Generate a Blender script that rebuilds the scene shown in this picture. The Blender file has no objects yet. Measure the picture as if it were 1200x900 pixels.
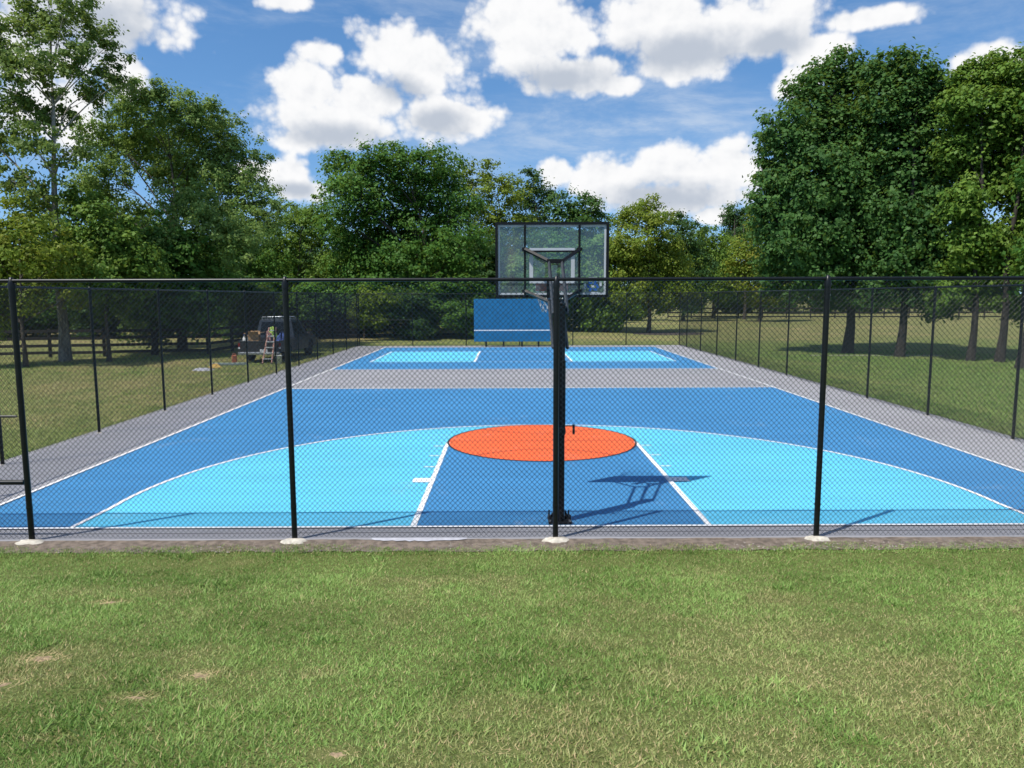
import bpy, bmesh, math, random
import numpy as np
from mathutils import Vector, Matrix

random.seed(7)
RNG = np.random.default_rng(11)
SC = bpy.context.scene
COL = SC.collection
R = math.radians

# ------------------------------------------------------------------ camera
FPX = 870.0                       # focal length in pixels of the 1200 x 900 photograph
CAM_H = 2.824
PITCH = math.atan(102.0 / FPX)
YAW = math.atan(4.0 / FPX)
cam_data = bpy.data.cameras.new('camera')
cam = bpy.data.objects.new('camera', cam_data)
COL.objects.link(cam)
cam_data.sensor_width = 36.0
cam_data.lens = FPX / 1200.0 * 36.0
cam_data.clip_start = 0.1
cam_data.clip_end = 5000.0
CAM_M = (Matrix.Translation((0, 0, CAM_H)) @ Matrix.Rotation(-YAW, 4, 'Z')
         @ Matrix.Rotation(R(90) - PITCH, 4, 'X') @ Matrix.Rotation(R(-0.17), 4, 'Z'))
cam.matrix_world = CAM_M
SC.camera = cam

def at(px, py, depth):
    """world point seen at a photograph pixel, at a given distance along the view axis (metres)"""
    return CAM_M @ Vector(((px - 600) / FPX * depth, -(py - 450) / FPX * depth, -depth))

def direction(px, py):
    return (CAM_M.to_3x3() @ Vector(((px - 600) / FPX, -(py - 450) / FPX, -1.0))).normalized()

# ------------------------------------------------------------------ sun, sky, exposure
SUN_DIR = Vector((1.48, 1.09, -3.05)).normalized()      # the way the light travels
sun_data = bpy.data.lights.new('sun', 'SUN')
sun_data.energy = 4.6
sun_data.angle = R(0.53)
sun_data.color = (1.0, 0.955, 0.88)
sun = bpy.data.objects.new('sun', sun_data)
sun.rotation_euler = SUN_DIR.to_track_quat('-Z', 'Y').to_euler()
sun.location = (-30, -20, 60)
COL.objects.link(sun)

world = bpy.data.worlds.new('World')
SC.world = world
world.use_nodes = True
try:
    world.cycles.sampling_method = 'MANUAL'
    world.cycles.sample_map_resolution = 512
except Exception:
    pass

class NT:
    """small helper to write node trees"""
    def __init__(self, tree):
        self.t = tree
    def n(self, kind, ins=None, **props):
        nd = self.t.nodes.new(kind)
        for k, v in props.items():
            setattr(nd, k, v)
        if ins:
            for k, v in ins.items():
                self.set(nd.inputs[k], v)
        return nd
    def set(self, sock, v):
        if isinstance(v, bpy.types.NodeSocket):
            self.t.links.new(v, sock)
        else:
            sock.default_value = v
    def math(self, op, a, b=0.0, c=0.0, clamp=False):
        nd = self.n('ShaderNodeMath', operation=op, use_clamp=clamp)
        for i, v in enumerate((a, b, c)):
            self.set(nd.inputs[i], v)
        return nd.outputs[0]
    def vmath(self, op, a, b=(0, 0, 0)):
        nd = self.n('ShaderNodeVectorMath', operation=op)
        self.set(nd.inputs[0], a)
        self.set(nd.inputs[1], b)
        return nd.outputs['Value'] if op in ('LENGTH', 'DOT_PRODUCT') else nd.outputs[0]
    def mix(self, fac, a, b, blend='MIX'):
        nd = self.n('ShaderNodeMix', data_type='RGBA', blend_type=blend)
        self.set(nd.inputs[0], fac)
        self.set(nd.inputs[6], a)
        self.set(nd.inputs[7], b)
        return nd.outputs[2]
    def smooth(self, v, lo, hi, a=0.0, b=1.0):
        nd = self.n('ShaderNodeMapRange', interpolation_type='SMOOTHSTEP')
        for i, x in enumerate((v, lo, hi, a, b)):
            self.set(nd.inputs[i], x)
        return nd.outputs[0]
    def noise(self, vec, scale, detail=4.0, rough=0.55, dist=0.0):
        nd = self.n('ShaderNodeTexNoise', {'Scale': scale, 'Detail': detail, 'Roughness': rough, 'Distortion': dist})
        if vec is not None:
            self.set(nd.inputs['Vector'], vec)
        return nd.outputs['Fac']

def build_world():
    tr = world.node_tree
    tr.nodes.clear()
    w = NT(tr)
    # clouds: cumulus heaps given by centre and size (azimuth, elevation), broken up by noise
    px = [(376, 61, 26, 17), (358, 101, 42, 34), (456, 59, 47, 36), (495, 82, 60, 42), (385, 145, 88, 27),
          (520, 139, 72, 32), (358, 163, 46, 18), (430, 118, 60, 30),
          (600, 30, 56, 56), (645, 43, 62, 50), (676, 88, 66, 28), (724, 101, 34, 13), (622, -10, 60, 40),
          (765, 25, 74, 42), (815, 52, 82, 42), (870, 32, 66, 40), (800, 80, 46, 16), (918, 25, 54, 38), (955, 60, 45, 26),
          (653, 203, 26, 22), (707, 213, 60, 30), (787, 197, 62, 36), (850, 197, 56, 36), (787, 232, 112, 26), (840, 252, 30, 14),
          (338, 208, 36, 26), (292, 198, 18, 12), (333, 2, 30, 11), (350, 222, 40, 18),
          (110, 12, 100, 46), (150, 88, 26, 30), (40, 60, 60, 40), (60, 130, 60, 40),
          (1165, 76, 44, 24), (1015, 22, 66, 13), (935, 96, 34, 20), (1205, 120, 40, 40)]
    # grey undersides of the same heaps
    under = [(395, 160, 75, 20), (515, 142, 50, 22), (655, 92, 85, 24), (470, 105, 40, 20), (800, 62, 110, 30), (905, 50, 50, 24), (780, 232, 100, 26), (100, 30, 95, 42), (345, 222, 34, 12), (1160, 96, 40, 14)]
    tc = w.n('ShaderNodeTexCoord')
    s = w.n('ShaderNodeSeparateXYZ', {0: w.vmath('NORMALIZE', tc.outputs['Generated'])})
    az = w.math('ARCTAN2', s.outputs[0], s.outputs[1])
    el = w.math('ARCSINE', s.outputs[2])
    pos = w.n('ShaderNodeCombineXYZ', {0: az, 1: el, 2: 0.0}).outputs[0]
    def heaps(P, blobs, soft):
        acc = None
        for (x, y, rx, ry) in blobs:
            d = direction(x, y)
            a_, e_ = math.atan2(d.x, d.y), math.asin(d.z)
            q = w.n('ShaderNodeVectorMath', operation='MULTIPLY_ADD')
            w.set(q.inputs[0], P)
            q.inputs[1].default_value = (FPX / rx, FPX / ry, 0)
            q.inputs[2].default_value = (-a_ * FPX / rx, -e_ * FPX / ry, 0)
            v = w.vmath('LENGTH', q.outputs[0])
            acc = v if acc is None else w.math('SMOOTH_MIN', acc, v, soft)
        return w.math('SUBTRACT', 1.0, acc)
    acc = w.math('SUBTRACT', heaps(pos, px, 0.20), 0.07)
    # the rest of the sky, outside the photograph: the same kind of scattered heaps
    off = w.math('MAXIMUM', w.smooth(w.math('ABSOLUTE', az), 0.66, 0.8), w.smooth(el, 0.47, 0.6))
    cn = w.n('ShaderNodeTexNoise', {'Vector': pos, 'Scale': 4.5, 'Detail': 1.0}, noise_dimensions='2D').outputs['Fac']
    cover = w.smooth(cn, 0.48, 0.7, -1.0, 0.6)
    cover = w.math('SUBTRACT', w.math('MULTIPLY', w.math('ADD', cover, 1.0), off), 1.0)
    acc = w.math('MAXIMUM', w.math('MAXIMUM', acc, cover), -1.0)
    def lumps(P):
        vo = w.n('ShaderNodeTexVoronoi', {'Vector': w.vmath('MULTIPLY', P, (1.0, 1.2, 1.0)), 'Scale': 24.0, 'Detail': 2.0, 'Roughness': 0.5, 'Lacunarity': 2.3},
                 feature='F1', voronoi_dimensions='2D', normalize=True)
        fb = w.n('ShaderNodeTexNoise', {'Vector': P, 'Scale': 22.0, 'Detail': 5.0, 'Roughness': 0.55}, noise_dimensions='2D').outputs['Fac']
        return w.math('ADD', w.math('SUBTRACT', 0.36, vo.outputs['Distance']), w.math('MULTIPLY', w.math('SUBTRACT', fb, 0.5), 0.8))
    l0 = lumps(pos)
    l2 = lumps(w.vmath('ADD', pos, (-0.006, 0.012, 0)))
    d0 = w.math('ADD', acc, l0)
    alpha = w.smooth(d0, -0.02, 0.42)
    belly = w.math('MAXIMUM', heaps(pos, under, 0.2), 0.0)
    belly = w.math('ADD', belly, w.math('MULTIPLY', w.smooth(cover, 0.1, 0.6), 0.4))
    # lit tops and sides, grey undersides
    lit = w.math('ADD', w.math('MULTIPLY', w.math('SUBTRACT', l0, l2), 0.55), 0.86)
    lit = w.math('SUBTRACT', lit, w.math('MULTIPLY', belly, 1.05))
    lit = w.smooth(lit, 0.0, 1.0)
    cloud = w.mix(lit, (4.3, 4.75, 5.5, 1), (8.1, 8.1, 8.15, 1))
    # thin high streaks
    st = w.n('ShaderNodeTexNoise', {'Vector': w.vmath('MULTIPLY', pos, (2.6, 9.0, 1.0)), 'Scale': 1.6, 'Detail': 6.0, 'Roughness': 0.66, 'Distortion': 0.25}, noise_dimensions='2D').outputs['Fac']
    thin = w.math('MAXIMUM', heaps(pos, [(740, 150, 210, 62)], 0.2), 0.0)
    veil = w.math('ADD', w.smooth(st, 0.42, 0.80, 0.02, 0.32), w.math('MULTIPLY', thin, w.smooth(st, 0.30, 0.62, 0.1, 0.75)))
    # low, the blue pales
    lift = w.n('ShaderNodeCombineXYZ', {0: s.outputs[0], 1: s.outputs[1], 2: w.math('MULTIPLY_ADD', w.math('MAXIMUM', s.outputs[2], 0.0), 0.9, 0.09)})
    sky = w.n('ShaderNodeTexSky', {'Vector': w.vmath('NORMALIZE', lift.outputs[0])}, sky_type='NISHITA', sun_disc=False)
    sky.sun_elevation = R(58.9)
    sky.sun_rotation = math.atan2(-1.48, -1.09)
    sky.altitude = 150.0
    sky.air_density = 1.0
    sky.dust_density = 0.1
    sky.ozone_density = 2.6
    blue = w.n('ShaderNodeHueSaturation', {'Saturation': 1.23, 'Value': 1.25, 'Color': sky.outputs[0]}).outputs[0]
    c = w.mix(veil, blue, (5.6, 6.3, 7.2, 1))
    c = w.mix(alpha, c, cloud)
    bg = w.n('ShaderNodeBackground', {'Color': c, 'Strength': 0.1})
    out = w.n('ShaderNodeOutputWorld')
    tr.links.new(bg.outputs[0], out.inputs['Surface'])
build_world()

SC.view_settings.view_transform = 'Standard'
SC.view_settings.look = 'None'
SC.view_settings.gamma = 1.0
SC.view_settings.use_curve_mapping = False
SC.view_settings.exposure = 0.28
SC.render.engine = 'CYCLES'
SC.cycles.max_bounces = 8
SC.cycles.transparent_max_bounces = 24

# ------------------------------------------------------------------ materials
MATS = {}
def new_mat(name):
    m = bpy.data.materials.new(name)
    m.use_nodes = True
    m.node_tree.nodes.clear()
    w = NT(m.node_tree)
    out = w.n('ShaderNodeOutputMaterial')
    MATS[name] = m
    return m, w, out

def pbr(name, color, rough=0.6, metal=0.0, var=0.12, scale=8.0, bump=0.0, bscale=60.0, spec=0.5, stain=None):
    """plain surface: base colour with soft mottling and, if asked, fine relief"""
    m, w, out = new_mat(name)
    tc = w.n('ShaderNodeTexCoord').outputs['Object']
    nz = w.noise(tc, scale, 5.0, 0.6)
    lo = tuple(c * (1 - var) for c in color) + (1,)
    hi = tuple(min(1, c * (1 + var)) for c in color) + (1,)
    c = w.mix(w.smooth(nz, 0.3, 0.7), lo, hi)
    if stain:
        c = w.mix(w.math('MULTIPLY', w.smooth(w.noise(tc, stain[1], 6.0, 0.7, 0.4), 0.55, 0.8), stain[2]), c, stain[0] + (1,))
    b = w.n('ShaderNodeBsdfPrincipled', {'Base Color': c, 'Roughness': rough, 'Metallic': metal, 'Specular IOR Level': spec})
    if bump:
        bn = w.n('ShaderNodeBump', {'Strength': bump, 'Distance': 0.01, 'Height': w.noise(tc, bscale, 4.0, 0.6)})
        w.set(b.inputs['Normal'], bn.outputs[0])
    w.t.links.new(b.outputs[0], out.inputs[0])
    return m

def acrylic(name, color, var=0.07):
    """sanded acrylic sports paint: fine grit, broad roller patches, pale dusty scuffs"""
    m, w, out = new_mat(name)
    tc = w.n('ShaderNodeTexCoord').outputs['Object']
    broad = w.noise(tc, 0.35, 4.0, 0.6)
    streak = w.noise(w.vmath('MULTIPLY', tc, (0.35, 2.2, 1.0)), 1.0, 4.0, 0.6)
    grit = w.noise(tc, 140.0, 2.0, 0.6)
    lo = tuple(c * (1 - var) for c in color) + (1,)
    hi = tuple(min(1, c * (1 + var)) for c in color) + (1,)
    c = w.mix(w.smooth(w.math('MULTIPLY', w.math('ADD', broad, streak), 0.5), 0.35, 0.65), lo, hi)
    c = w.mix(w.smooth(grit, 0.35, 0.75, 0.0, 0.16), c, tuple(x * 0.6 for x in color) + (1,))
    scuff = w.math('MULTIPLY', w.smooth(w.noise(tc, 0.9, 7.0, 0.72, 0.8), 0.57, 0.80), 0.30)
    c = w.mix(scuff, c, (0.50, 0.51, 0.53, 1))
    bn = w.n('ShaderNodeBump', {'Strength': 0.35, 'Distance': 0.004, 'Height': grit})
    b = w.n('ShaderNodeBsdfPrincipled', {'Base Color': c, 'Roughness': 0.78, 'Specular IOR Level': 0.3, 'Normal': bn.outputs[0]})
    w.t.links.new(b.outputs[0], out.inputs[0])
    return m

def leaf_mat(name, dark, light, warm, trans=0.42):
    m, w, out = new_mat(name)
    tint = w.n('ShaderNodeAttribute', attribute_name='tint').outputs['Fac']
    hue = w.n('ShaderNodeAttribute', attribute_name='hue').outputs['Fac']
    c = w.mix(tint, dark + (1,), light + (1,))
    c = w.mix(hue, c, warm + (1,))
    d = w.n('ShaderNodeBsdfPrincipled', {'Base Color': c, 'Roughness': 0.55, 'Specular IOR Level': 0.2})
    tcol = w.mix(0.5, c, (0.20, 0.26, 0.03, 1))
    t = w.n('ShaderNodeBsdfTranslucent', {'Color': tcol})
    mx = w.n('ShaderNodeMixShader', {0: trans})
    w.t.links.new(d.outputs[0], mx.inputs[1])
    w.t.links.new(t.outputs[0], mx.inputs[2])
    w.t.links.new(mx.outputs[0], out.inputs[0])
    return m

def bark_mat(name, a, b):
    m, w, out = new_mat(name)
    tc = w.n('ShaderNodeTexCoord').outputs['Object']
    v = w.vmath('MULTIPLY', tc, (9.0, 9.0, 1.6))
    nz = w.noise(v, 1.5, 6.0, 0.7, 0.5)
    c = w.mix(w.smooth(nz, 0.35, 0.65), a + (1,), b + (1,))
    bn = w.n('ShaderNodeBump', {'Strength': 0.9, 'Distance': 0.03, 'Height': nz})
    p = w.n('ShaderNodeBsdfPrincipled', {'Base Color': c, 'Roughness': 0.9, 'Normal': bn.outputs[0]})
    w.t.links.new(p.outputs[0], out.inputs[0])
    return m

def ground_mat():
    m, w, out = new_mat('ground')
    tc = w.n('ShaderNodeNewGeometry').outputs['Position']
    s = w.n('ShaderNodeSeparateXYZ', {0: tc})
    big = w.noise(tc, 0.11, 5.0, 0.6)
    mid = w.noise(tc, 0.8, 5.0, 0.65, 0.4)
    fin = w.noise(w.vmath('MULTIPLY', tc, (1, 0.6, 1)), 11.0, 4.0, 0.7)
    c = w.mix(w.smooth(mid, 0.3, 0.72), (0.105, 0.155, 0.038, 1), (0.18, 0.215, 0.062, 1))
    dry = w.math('MULTIPLY', w.smooth(w.math('ADD', w.math('MULTIPLY', big, 0.6), w.math('MULTIPLY', mid, 0.4)), 0.47, 0.66), 0.75)
    # the field to the left and the far meadow are drier than the watered lawn
    left = w.math('MULTIPLY', w.smooth(s.outputs[0], -7.0, -13.0), 0.28)
    far = w.math('MULTIPLY', w.smooth(s.outputs[1], 42.0, 54.0), 0.36)
    lush = w.math('MULTIPLY', w.smooth(s.outputs[0], 8.0, 11.0), w.smooth(s.outputs[1], 46.0, 40.0, 0.0, 0.55))
    dry = w.math('SUBTRACT', w.math('ADD', dry, w.math('ADD', left, far)), lush, clamp=True)
    c = w.mix(dry, c, (0.33, 0.265, 0.125, 1))
    c = w.mix(w.smooth(fin, 0.35, 0.75, 0.0, 0.4), c, (0.07, 0.095, 0.025, 1))
    # thatch and soil of the near lawn, colour darkened for shade between blades
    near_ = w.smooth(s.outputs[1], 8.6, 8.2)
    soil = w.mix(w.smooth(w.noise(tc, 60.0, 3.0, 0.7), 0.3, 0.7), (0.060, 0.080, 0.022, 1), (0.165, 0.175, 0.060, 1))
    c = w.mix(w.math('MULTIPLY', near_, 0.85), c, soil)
    bn = w.n('ShaderNodeBump', {'Strength': 0.8, 'Distance': 0.05, 'Height': fin})
    p = w.n('ShaderNodeBsdfPrincipled', {'Base Color': c, 'Roughness': 0.95, 'Specular IOR Level': 0.1, 'Normal': bn.outputs[0]})
    w.t.links.new(p.outputs[0], out.inputs[0])
    return m

def blade_mat():
    m, w, out = new_mat('grass_blade')
    tint = w.n('ShaderNodeAttribute', attribute_name='tint').outputs['Fac']
    hue = w.n('ShaderNodeAttribute', attribute_name='hue').outputs['Fac']
    c = w.mix(tint, (0.135, 0.240, 0.045, 1), (0.345, 0.515, 0.140, 1))
    c = w.mix(hue, c, (0.60, 0.46, 0.25, 1))
    d = w.n('ShaderNodeBsdfPrincipled', {'Base Color': c, 'Roughness': 0.55, 'Specular IOR Level': 0.25})
    t = w.n('ShaderNodeBsdfTranslucent', {'Color': c})
    mx = w.n('ShaderNodeMixShader', {0: 0.3})
    w.t.links.new(d.outputs[0], mx.inputs[1])
    w.t.links.new(t.outputs[0], mx.inputs[2])
    w.t.links.new(mx.outputs[0], out.inputs[0])

def glass_mats():
    m, w, out = new_mat('board_glass')
    tr = w.n('ShaderNodeBsdfTransparent', {'Color': (0.86, 0.92, 0.94, 1)})
    gl = w.n('ShaderNodeBsdfGlossy', {'Color': (1, 1, 1, 1), 'Roughness': 0.04})
    tc = w.n('ShaderNodeTexCoord').outputs['Object']
    df = w.n('ShaderNodeBsdfDiffuse', {'Color': (0.42, 0.52, 0.58, 1)})
    fr = w.n('ShaderNodeFresnel', {'IOR': 1.5})
    dust = w.smooth(w.noise(tc, 2.2, 6.0, 0.65, 0.5), 0.25, 0.8, 0.03, 0.12)
    a = w.n('ShaderNodeMixShader', {0: w.math('MULTIPLY', fr.outputs[0], 1.2, clamp=True)})
    w.t.links.new(tr.outputs[0], a.inputs[1]); w.t.links.new(gl.outputs[0], a.inputs[2])
    b = w.n('ShaderNodeMixShader', {0: dust})
    w.t.links.new(a.outputs[0], b.inputs[1]); w.t.links.new(df.outputs[0], b.inputs[2])
    w.t.links.new(b.outputs[0], out.inputs[0])
    m, w, out = new_mat('car_glass')
    b = w.n('ShaderNodeBsdfPrincipled', {'Base Color': (0.006, 0.008, 0.009, 1), 'Roughness': 0.12, 'Specular IOR Level': 0.35})
    w.t.links.new(b.outputs[0], out.inputs[0])

ground_mat(); blade_mat(); glass_mats()
acrylic('court_grey', (0.280, 0.276, 0.290))
acrylic('court_blue', (0.046, 0.205, 0.415))
acrylic('court_light_blue', (0.112, 0.505, 0.715))
acrylic('court_orange', (0.84, 0.130, 0.036))
acrylic('court_white', (0.80, 0.80, 0.80), 0.04)
acrylic('court_black', (0.03, 0.025, 0.03))
pbr('slab_side', (0.16, 0.15, 0.15), 0.9, var=0.3, bump=0.5)
pbr('concrete_white', (0.50, 0.46, 0.39), 0.9, var=0.25, scale=14, bump=0.6, bscale=40, stain=((0.22, 0.18, 0.13), 9.0, 0.85))
pbr('concrete_film', (0.40, 0.40, 0.44), 0.85, var=0.12, scale=9, bump=0.3)
pbr('gravel_dirt', (0.15, 0.118, 0.092), 0.95, var=0.4, scale=12, bump=1.0, bscale=45, stain=((0.26, 0.235, 0.21), 3.0, 0.8))
pbr('stone', (0.24, 0.21, 0.18), 0.9, var=0.4, scale=0.9)
pbr('black_steel', (0.005, 0.0062, 0.0066), 0.36, var=0.3, scale=20, spec=0.35)
pbr('black_vinyl', (0.007, 0.009, 0.010), 0.40, var=0.25, scale=3, spec=0.45)
pbr('pole_black', (0.004, 0.004, 0.0048), 0.42, var=0.3, scale=12, spec=0.3)
pbr('arm_grey', (0.035, 0.04, 0.047), 0.5, var=0.2, scale=12)
pbr('bolt_steel', (0.30, 0.30, 0.31), 0.4, 0.9, var=0.3)
pbr('white_paint', (0.46, 0.50, 0.54), 0.6, var=0.06)
pbr('rim_red', (0.80, 0.13, 0.06), 0.45, var=0.15)
pbr('net_white', (0.72, 0.70, 0.70), 0.8, var=0.1)
pbr('decal_blue', (0.02, 0.10, 0.36), 0.5)
pbr('wall_blue', (0.004, 0.130, 0.285), 0.6, var=0.10, scale=1.5, stain=((0.06, 0.2, 0.42), 2.0, 0.3))
pbr('farm_fence_black', (0.020, 0.018, 0.017), 0.85, var=0.35, scale=6, bump=0.4)
pbr('truck_paint', (0.060, 0.070, 0.084), 0.3, 0.3, var=0.08, scale=2)
pbr('truck_dark', (0.015, 0.015, 0.016), 0.6, var=0.2)
pbr('rubber', (0.016, 0.016, 0.016), 0.85, var=0.2)
pbr('rim_alloy', (0.35, 0.36, 0.37), 0.35, 0.8, var=0.1)
pbr('bumper_chrome', (0.42, 0.43, 0.44), 0.3, 0.8, var=0.2)
pbr('lamp_red', (0.16, 0.010, 0.010), 0.2, var=0.1)
pbr('lamp_amber', (0.65, 0.20, 0.02), 0.25, var=0.1)
pbr('plate_white', (0.66, 0.68, 0.70), 0.5, var=0.05)
pbr('cardboard', (0.42, 0.26, 0.13), 0.9, var=0.15, scale=6)
pbr('ladder_rail', (0.66, 0.36, 0.28), 0.55, var=0.12)
pbr('aluminium', (0.66, 0.68, 0.69), 0.35, 0.6, var=0.08)
pbr('plastic_white', (0.72, 0.73, 0.70), 0.5, var=0.08)
pbr('plastic_orange', (0.50, 0.17, 0.09), 0.45, var=0.1)
pbr('hivis', (0.42, 0.62, 0.10), 0.8, var=0.15)
pbr('cloth_pink', (0.36, 0.20, 0.19), 0.9, var=0.3, scale=10)
pbr('cloth_blue', (0.035, 0.075, 0.24), 0.8, var=0.3, scale=6)
pbr('board_grey', (0.24, 0.29, 0.27), 0.8, var=0.2)
pbr('cloth_yellow', (0.55, 0.36, 0.10), 0.85, var=0.2)
pbr('dry_earth', (0.30, 0.215, 0.125), 0.95, var=0.4, scale=18, bump=1.0, bscale=60, stain=((0.16, 0.13, 0.07), 14.0, 0.9))
pbr('dark_brown', (0.055, 0.04, 0.03), 0.95, var=0.4, scale=14, bump=1.0)
pbr('path_pale', (0.36, 0.33, 0.27), 0.95, var=0.2, scale=5, bump=0.5)
bark_mat('bark_brown', (0.035, 0.028, 0.022), (0.11, 0.09, 0.07))
bark_mat('bark_dark', (0.014, 0.012, 0.010), (0.045, 0.038, 0.032))
bark_mat('bark_pale', (0.13, 0.115, 0.095), (0.36, 0.33, 0.28))
leaf_mat('leaf_maple', (0.033, 0.100, 0.026), (0.099, 0.215, 0.050), (0.170, 0.228, 0.044))
leaf_mat('leaf_bright', (0.069, 0.163, 0.025), (0.189, 0.325, 0.053), (0.303, 0.325, 0.047))
leaf_mat('leaf_dusty', (0.081, 0.159, 0.037), (0.209, 0.312, 0.085), (0.297, 0.303, 0.077))
leaf_mat('leaf_olive', (0.100, 0.195, 0.040), (0.266, 0.395, 0.106), (0.319, 0.330, 0.079))
leaf_mat('leaf_oak', (0.038, 0.122, 0.020), (0.117, 0.255, 0.043), (0.190, 0.246, 0.040))
leaf_mat('leaf_yellow', (0.091, 0.161, 0.019), (0.234, 0.330, 0.041), (0.361, 0.287, 0.041))
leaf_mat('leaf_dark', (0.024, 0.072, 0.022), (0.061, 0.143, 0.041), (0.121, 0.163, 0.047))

# ------------------------------------------------------------------ object helpers
def link(name, data, mat=None, parent=None):
    o = bpy.data.objects.new(name, data)
    COL.objects.link(o)
    if mat and data is not None and not data.materials:
        data.materials.append(MATS[mat])
    if parent is not None:
        o.parent = parent
    return o

def tag(o, label=None, cat=None, group=None, kind=None):
    if label: o['label'] = label
    if cat: o['category'] = cat
    if group: o['group'] = group
    if kind: o['kind'] = kind
    return o

def thing(name, label, cat, loc=(0, 0, 0), rz=0.0, group=None):
    o = bpy.data.objects.new(name, None)
    o.empty_display_size = 0.3
    COL.objects.link(o)
    o.location = loc
    o.rotation_euler = (0, 0, rz)
    return tag(o, label, cat, group)

class MB:
    """collects primitive shapes; build() links them as one mesh object"""
    def __init__(self):
        self.v, self.f, self.s = [], [], []
    def add(self, vs, fs, smooth=False):
        b = len(self.v)
        self.v += [tuple(p) for p in vs]
        self.f += [tuple(i + b for i in q) for q in fs]
        self.s += [smooth] * len(fs)
        return self
    def box(self, c, size, rot=None, bev=0.0):
        hx, hy, hz = (d / 2 for d in size)
        bm = bmesh.new()
        bmesh.ops.create_cube(bm, size=1.0)
        for v in bm.verts:
            v.co = Vector((v.co.x * size[0], v.co.y * size[1], v.co.z * size[2]))
        if bev:
            bmesh.ops.bevel(bm, geom=bm.edges[:], offset=min(bev, min(size) * 0.45), segments=2, profile=0.5, affect='EDGES')
        M = Matrix.Translation(c) @ (rot.to_4x4() if rot is not None else Matrix.Identity(4))
        bm.verts.index_update()
        self.add([M @ v.co for v in bm.verts], [[v.index for v in f.verts] for f in bm.faces])
        bm.free()
        return self
    def tube(self, pts, r, n=8, cap=True, smooth=True):
        pts = [Vector(p) for p in pts]
        rs = r if isinstance(r, (list, tuple)) else [r] * len(pts)
        vs, fs = [], []
        up = None
        for i, p in enumerate(pts):
            d = (pts[min(i + 1, len(pts) - 1)] - pts[max(i - 1, 0)]).normalized()
            if up is None:
                up = Vector((0, 0, 1)) if abs(d.z) < 0.9 else Vector((1, 0, 0))
            a = d.cross(up)
            if a.length < 1e-5:
                a = d.orthogonal()
            a.normalize()
            b = d.cross(a).normalized()
            up = -b if b.dot(up) < 0 else b
            up = a.cross(d).normalized()
            for k in range(n):
                t = 2 * math.pi * k / n
                vs.append(p + (a * math.cos(t) + up * math.sin(t)) * rs[i])
        for i in range(len(pts) - 1):
            for k in range(n):
                fs.append((i * n + k, i * n + (k + 1) % n, (i + 1) * n + (k + 1) % n, (i + 1) * n + k))
        self.add(vs, fs, smooth)
        if cap:
            m = len(pts) - 1
            self.add([vs[k] for k in range(n)], [tuple(range(n))])
            self.add([vs[m * n + k] for k in range(n)], [tuple(reversed(range(n)))])
        return self
    def lathe(self, prof, n=16, c=(0, 0, 0), axis='Z', smooth=True):
        vs, fs = [], []
        for (r, z) in prof:
            for k in range(n):
                t = 2 * math.pi * k / n
                x, y = r * math.cos(t), r * math.sin(t)
                p = (x, y, z) if axis == 'Z' else ((z, x, y) if axis == 'X' else (x, z, y))
                vs.append((p[0] + c[0], p[1] + c[1], p[2] + c[2]))
        for i in range(len(prof) - 1):
            for k in range(n):
                fs.append((i * n + k, i * n + (k + 1) % n, (i + 1) * n + (k + 1) % n, (i + 1) * n + k))
        self.add(vs, fs, smooth)
        for j in (0, len(prof) - 1):
            if prof[j][0] > 1e-4:
                self.add([vs[j * n + k] for k in range(n)], [tuple(range(n))])
        return self
    def prism(self, poly, axis, a, b):
        """closed polygon in the plane normal to axis, extruded from a to b"""
        def P(u, v, w):
            return {'X': (w, u, v), 'Y': (u, w, v), 'Z': (u, v, w)}[axis]
        n = len(poly)
        vs = [P(u, v, a) for u, v in poly] + [P(u, v, b) for u, v in poly]
        fs = [tuple(range(n)), tuple(range(2 * n - 1, n - 1, -1))]
        fs += [(i, (i + 1) % n, n + (i + 1) % n, n + i) for i in range(n)]
        return self.add(vs, fs)
    def mesh(self, name):
        me = bpy.data.meshes.new(name)
        me.from_pydata(self.v, [], self.f)
        me.polygons.foreach_set('use_smooth', self.s)
        bm = bmesh.new(); bm.from_mesh(me)
        bmesh.ops.recalc_face_normals(bm, faces=bm.faces[:])
        bm.to_mesh(me); bm.free()
        return me
    def build(self, name, mat, parent=None):
        return link(name, self.mesh(name), mat, parent)

def sheet(name, poly, z, mat, parent=None):
    me = bpy.data.meshes.new(name)
    me.from_pydata([(x, y, z) for x, y in poly], [], [tuple(range(len(poly)))])
    if me.polygons[0].normal.z < 0:
        me.flip_normals()
    return link(name, me, mat, parent)

def big_mesh(name, verts, nper, tint=None, hue=None):
    """many loose faces of nper corners each, straight from numpy"""
    nf = len(verts) // nper
    me = bpy.data.meshes.new(name)
    me.vertices.add(len(verts))
    me.vertices.foreach_set('co', np.ascontiguousarray(verts, dtype=np.float32).ravel())
    me.loops.add(nf * nper)
    me.loops.foreach_set('vertex_index', np.arange(nf * nper, dtype=np.int32))
    me.polygons.add(nf)
    me.polygons.foreach_set('loop_start', np.arange(0, nf * nper, nper, dtype=np.int32))
    for nm, arr in (('tint', tint), ('hue', hue)):
        if arr is not None:
            at_ = me.attributes.new(nm, 'FLOAT', 'FACE')
            at_.data.foreach_set('value', np.ascontiguousarray(arr, dtype=np.float32))
    me.update(calc_edges=True)
    return me

# ------------------------------------------------------------------ the setting: ground
CX = 0.645                      # court centre line
SX0, SX1 = -6.98, 8.26          # side lines
FX0, FX1 = -8.66, 9.95          # fences left and right
FY0, FY1 = 8.47, 43.2           # fences near and far
BASE_Y = 8.90

def slope(y):
    """the bank that falls from the viewer to the court"""
    t = 8.12 - y
    if t <= 0:
        return -0.035
    return -0.035 + 0.150 * max(0.0, t - 0.25) * min(1.0, t / 1.2) if t < 9 else -0.035 + 0.150 * 8.75

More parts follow.
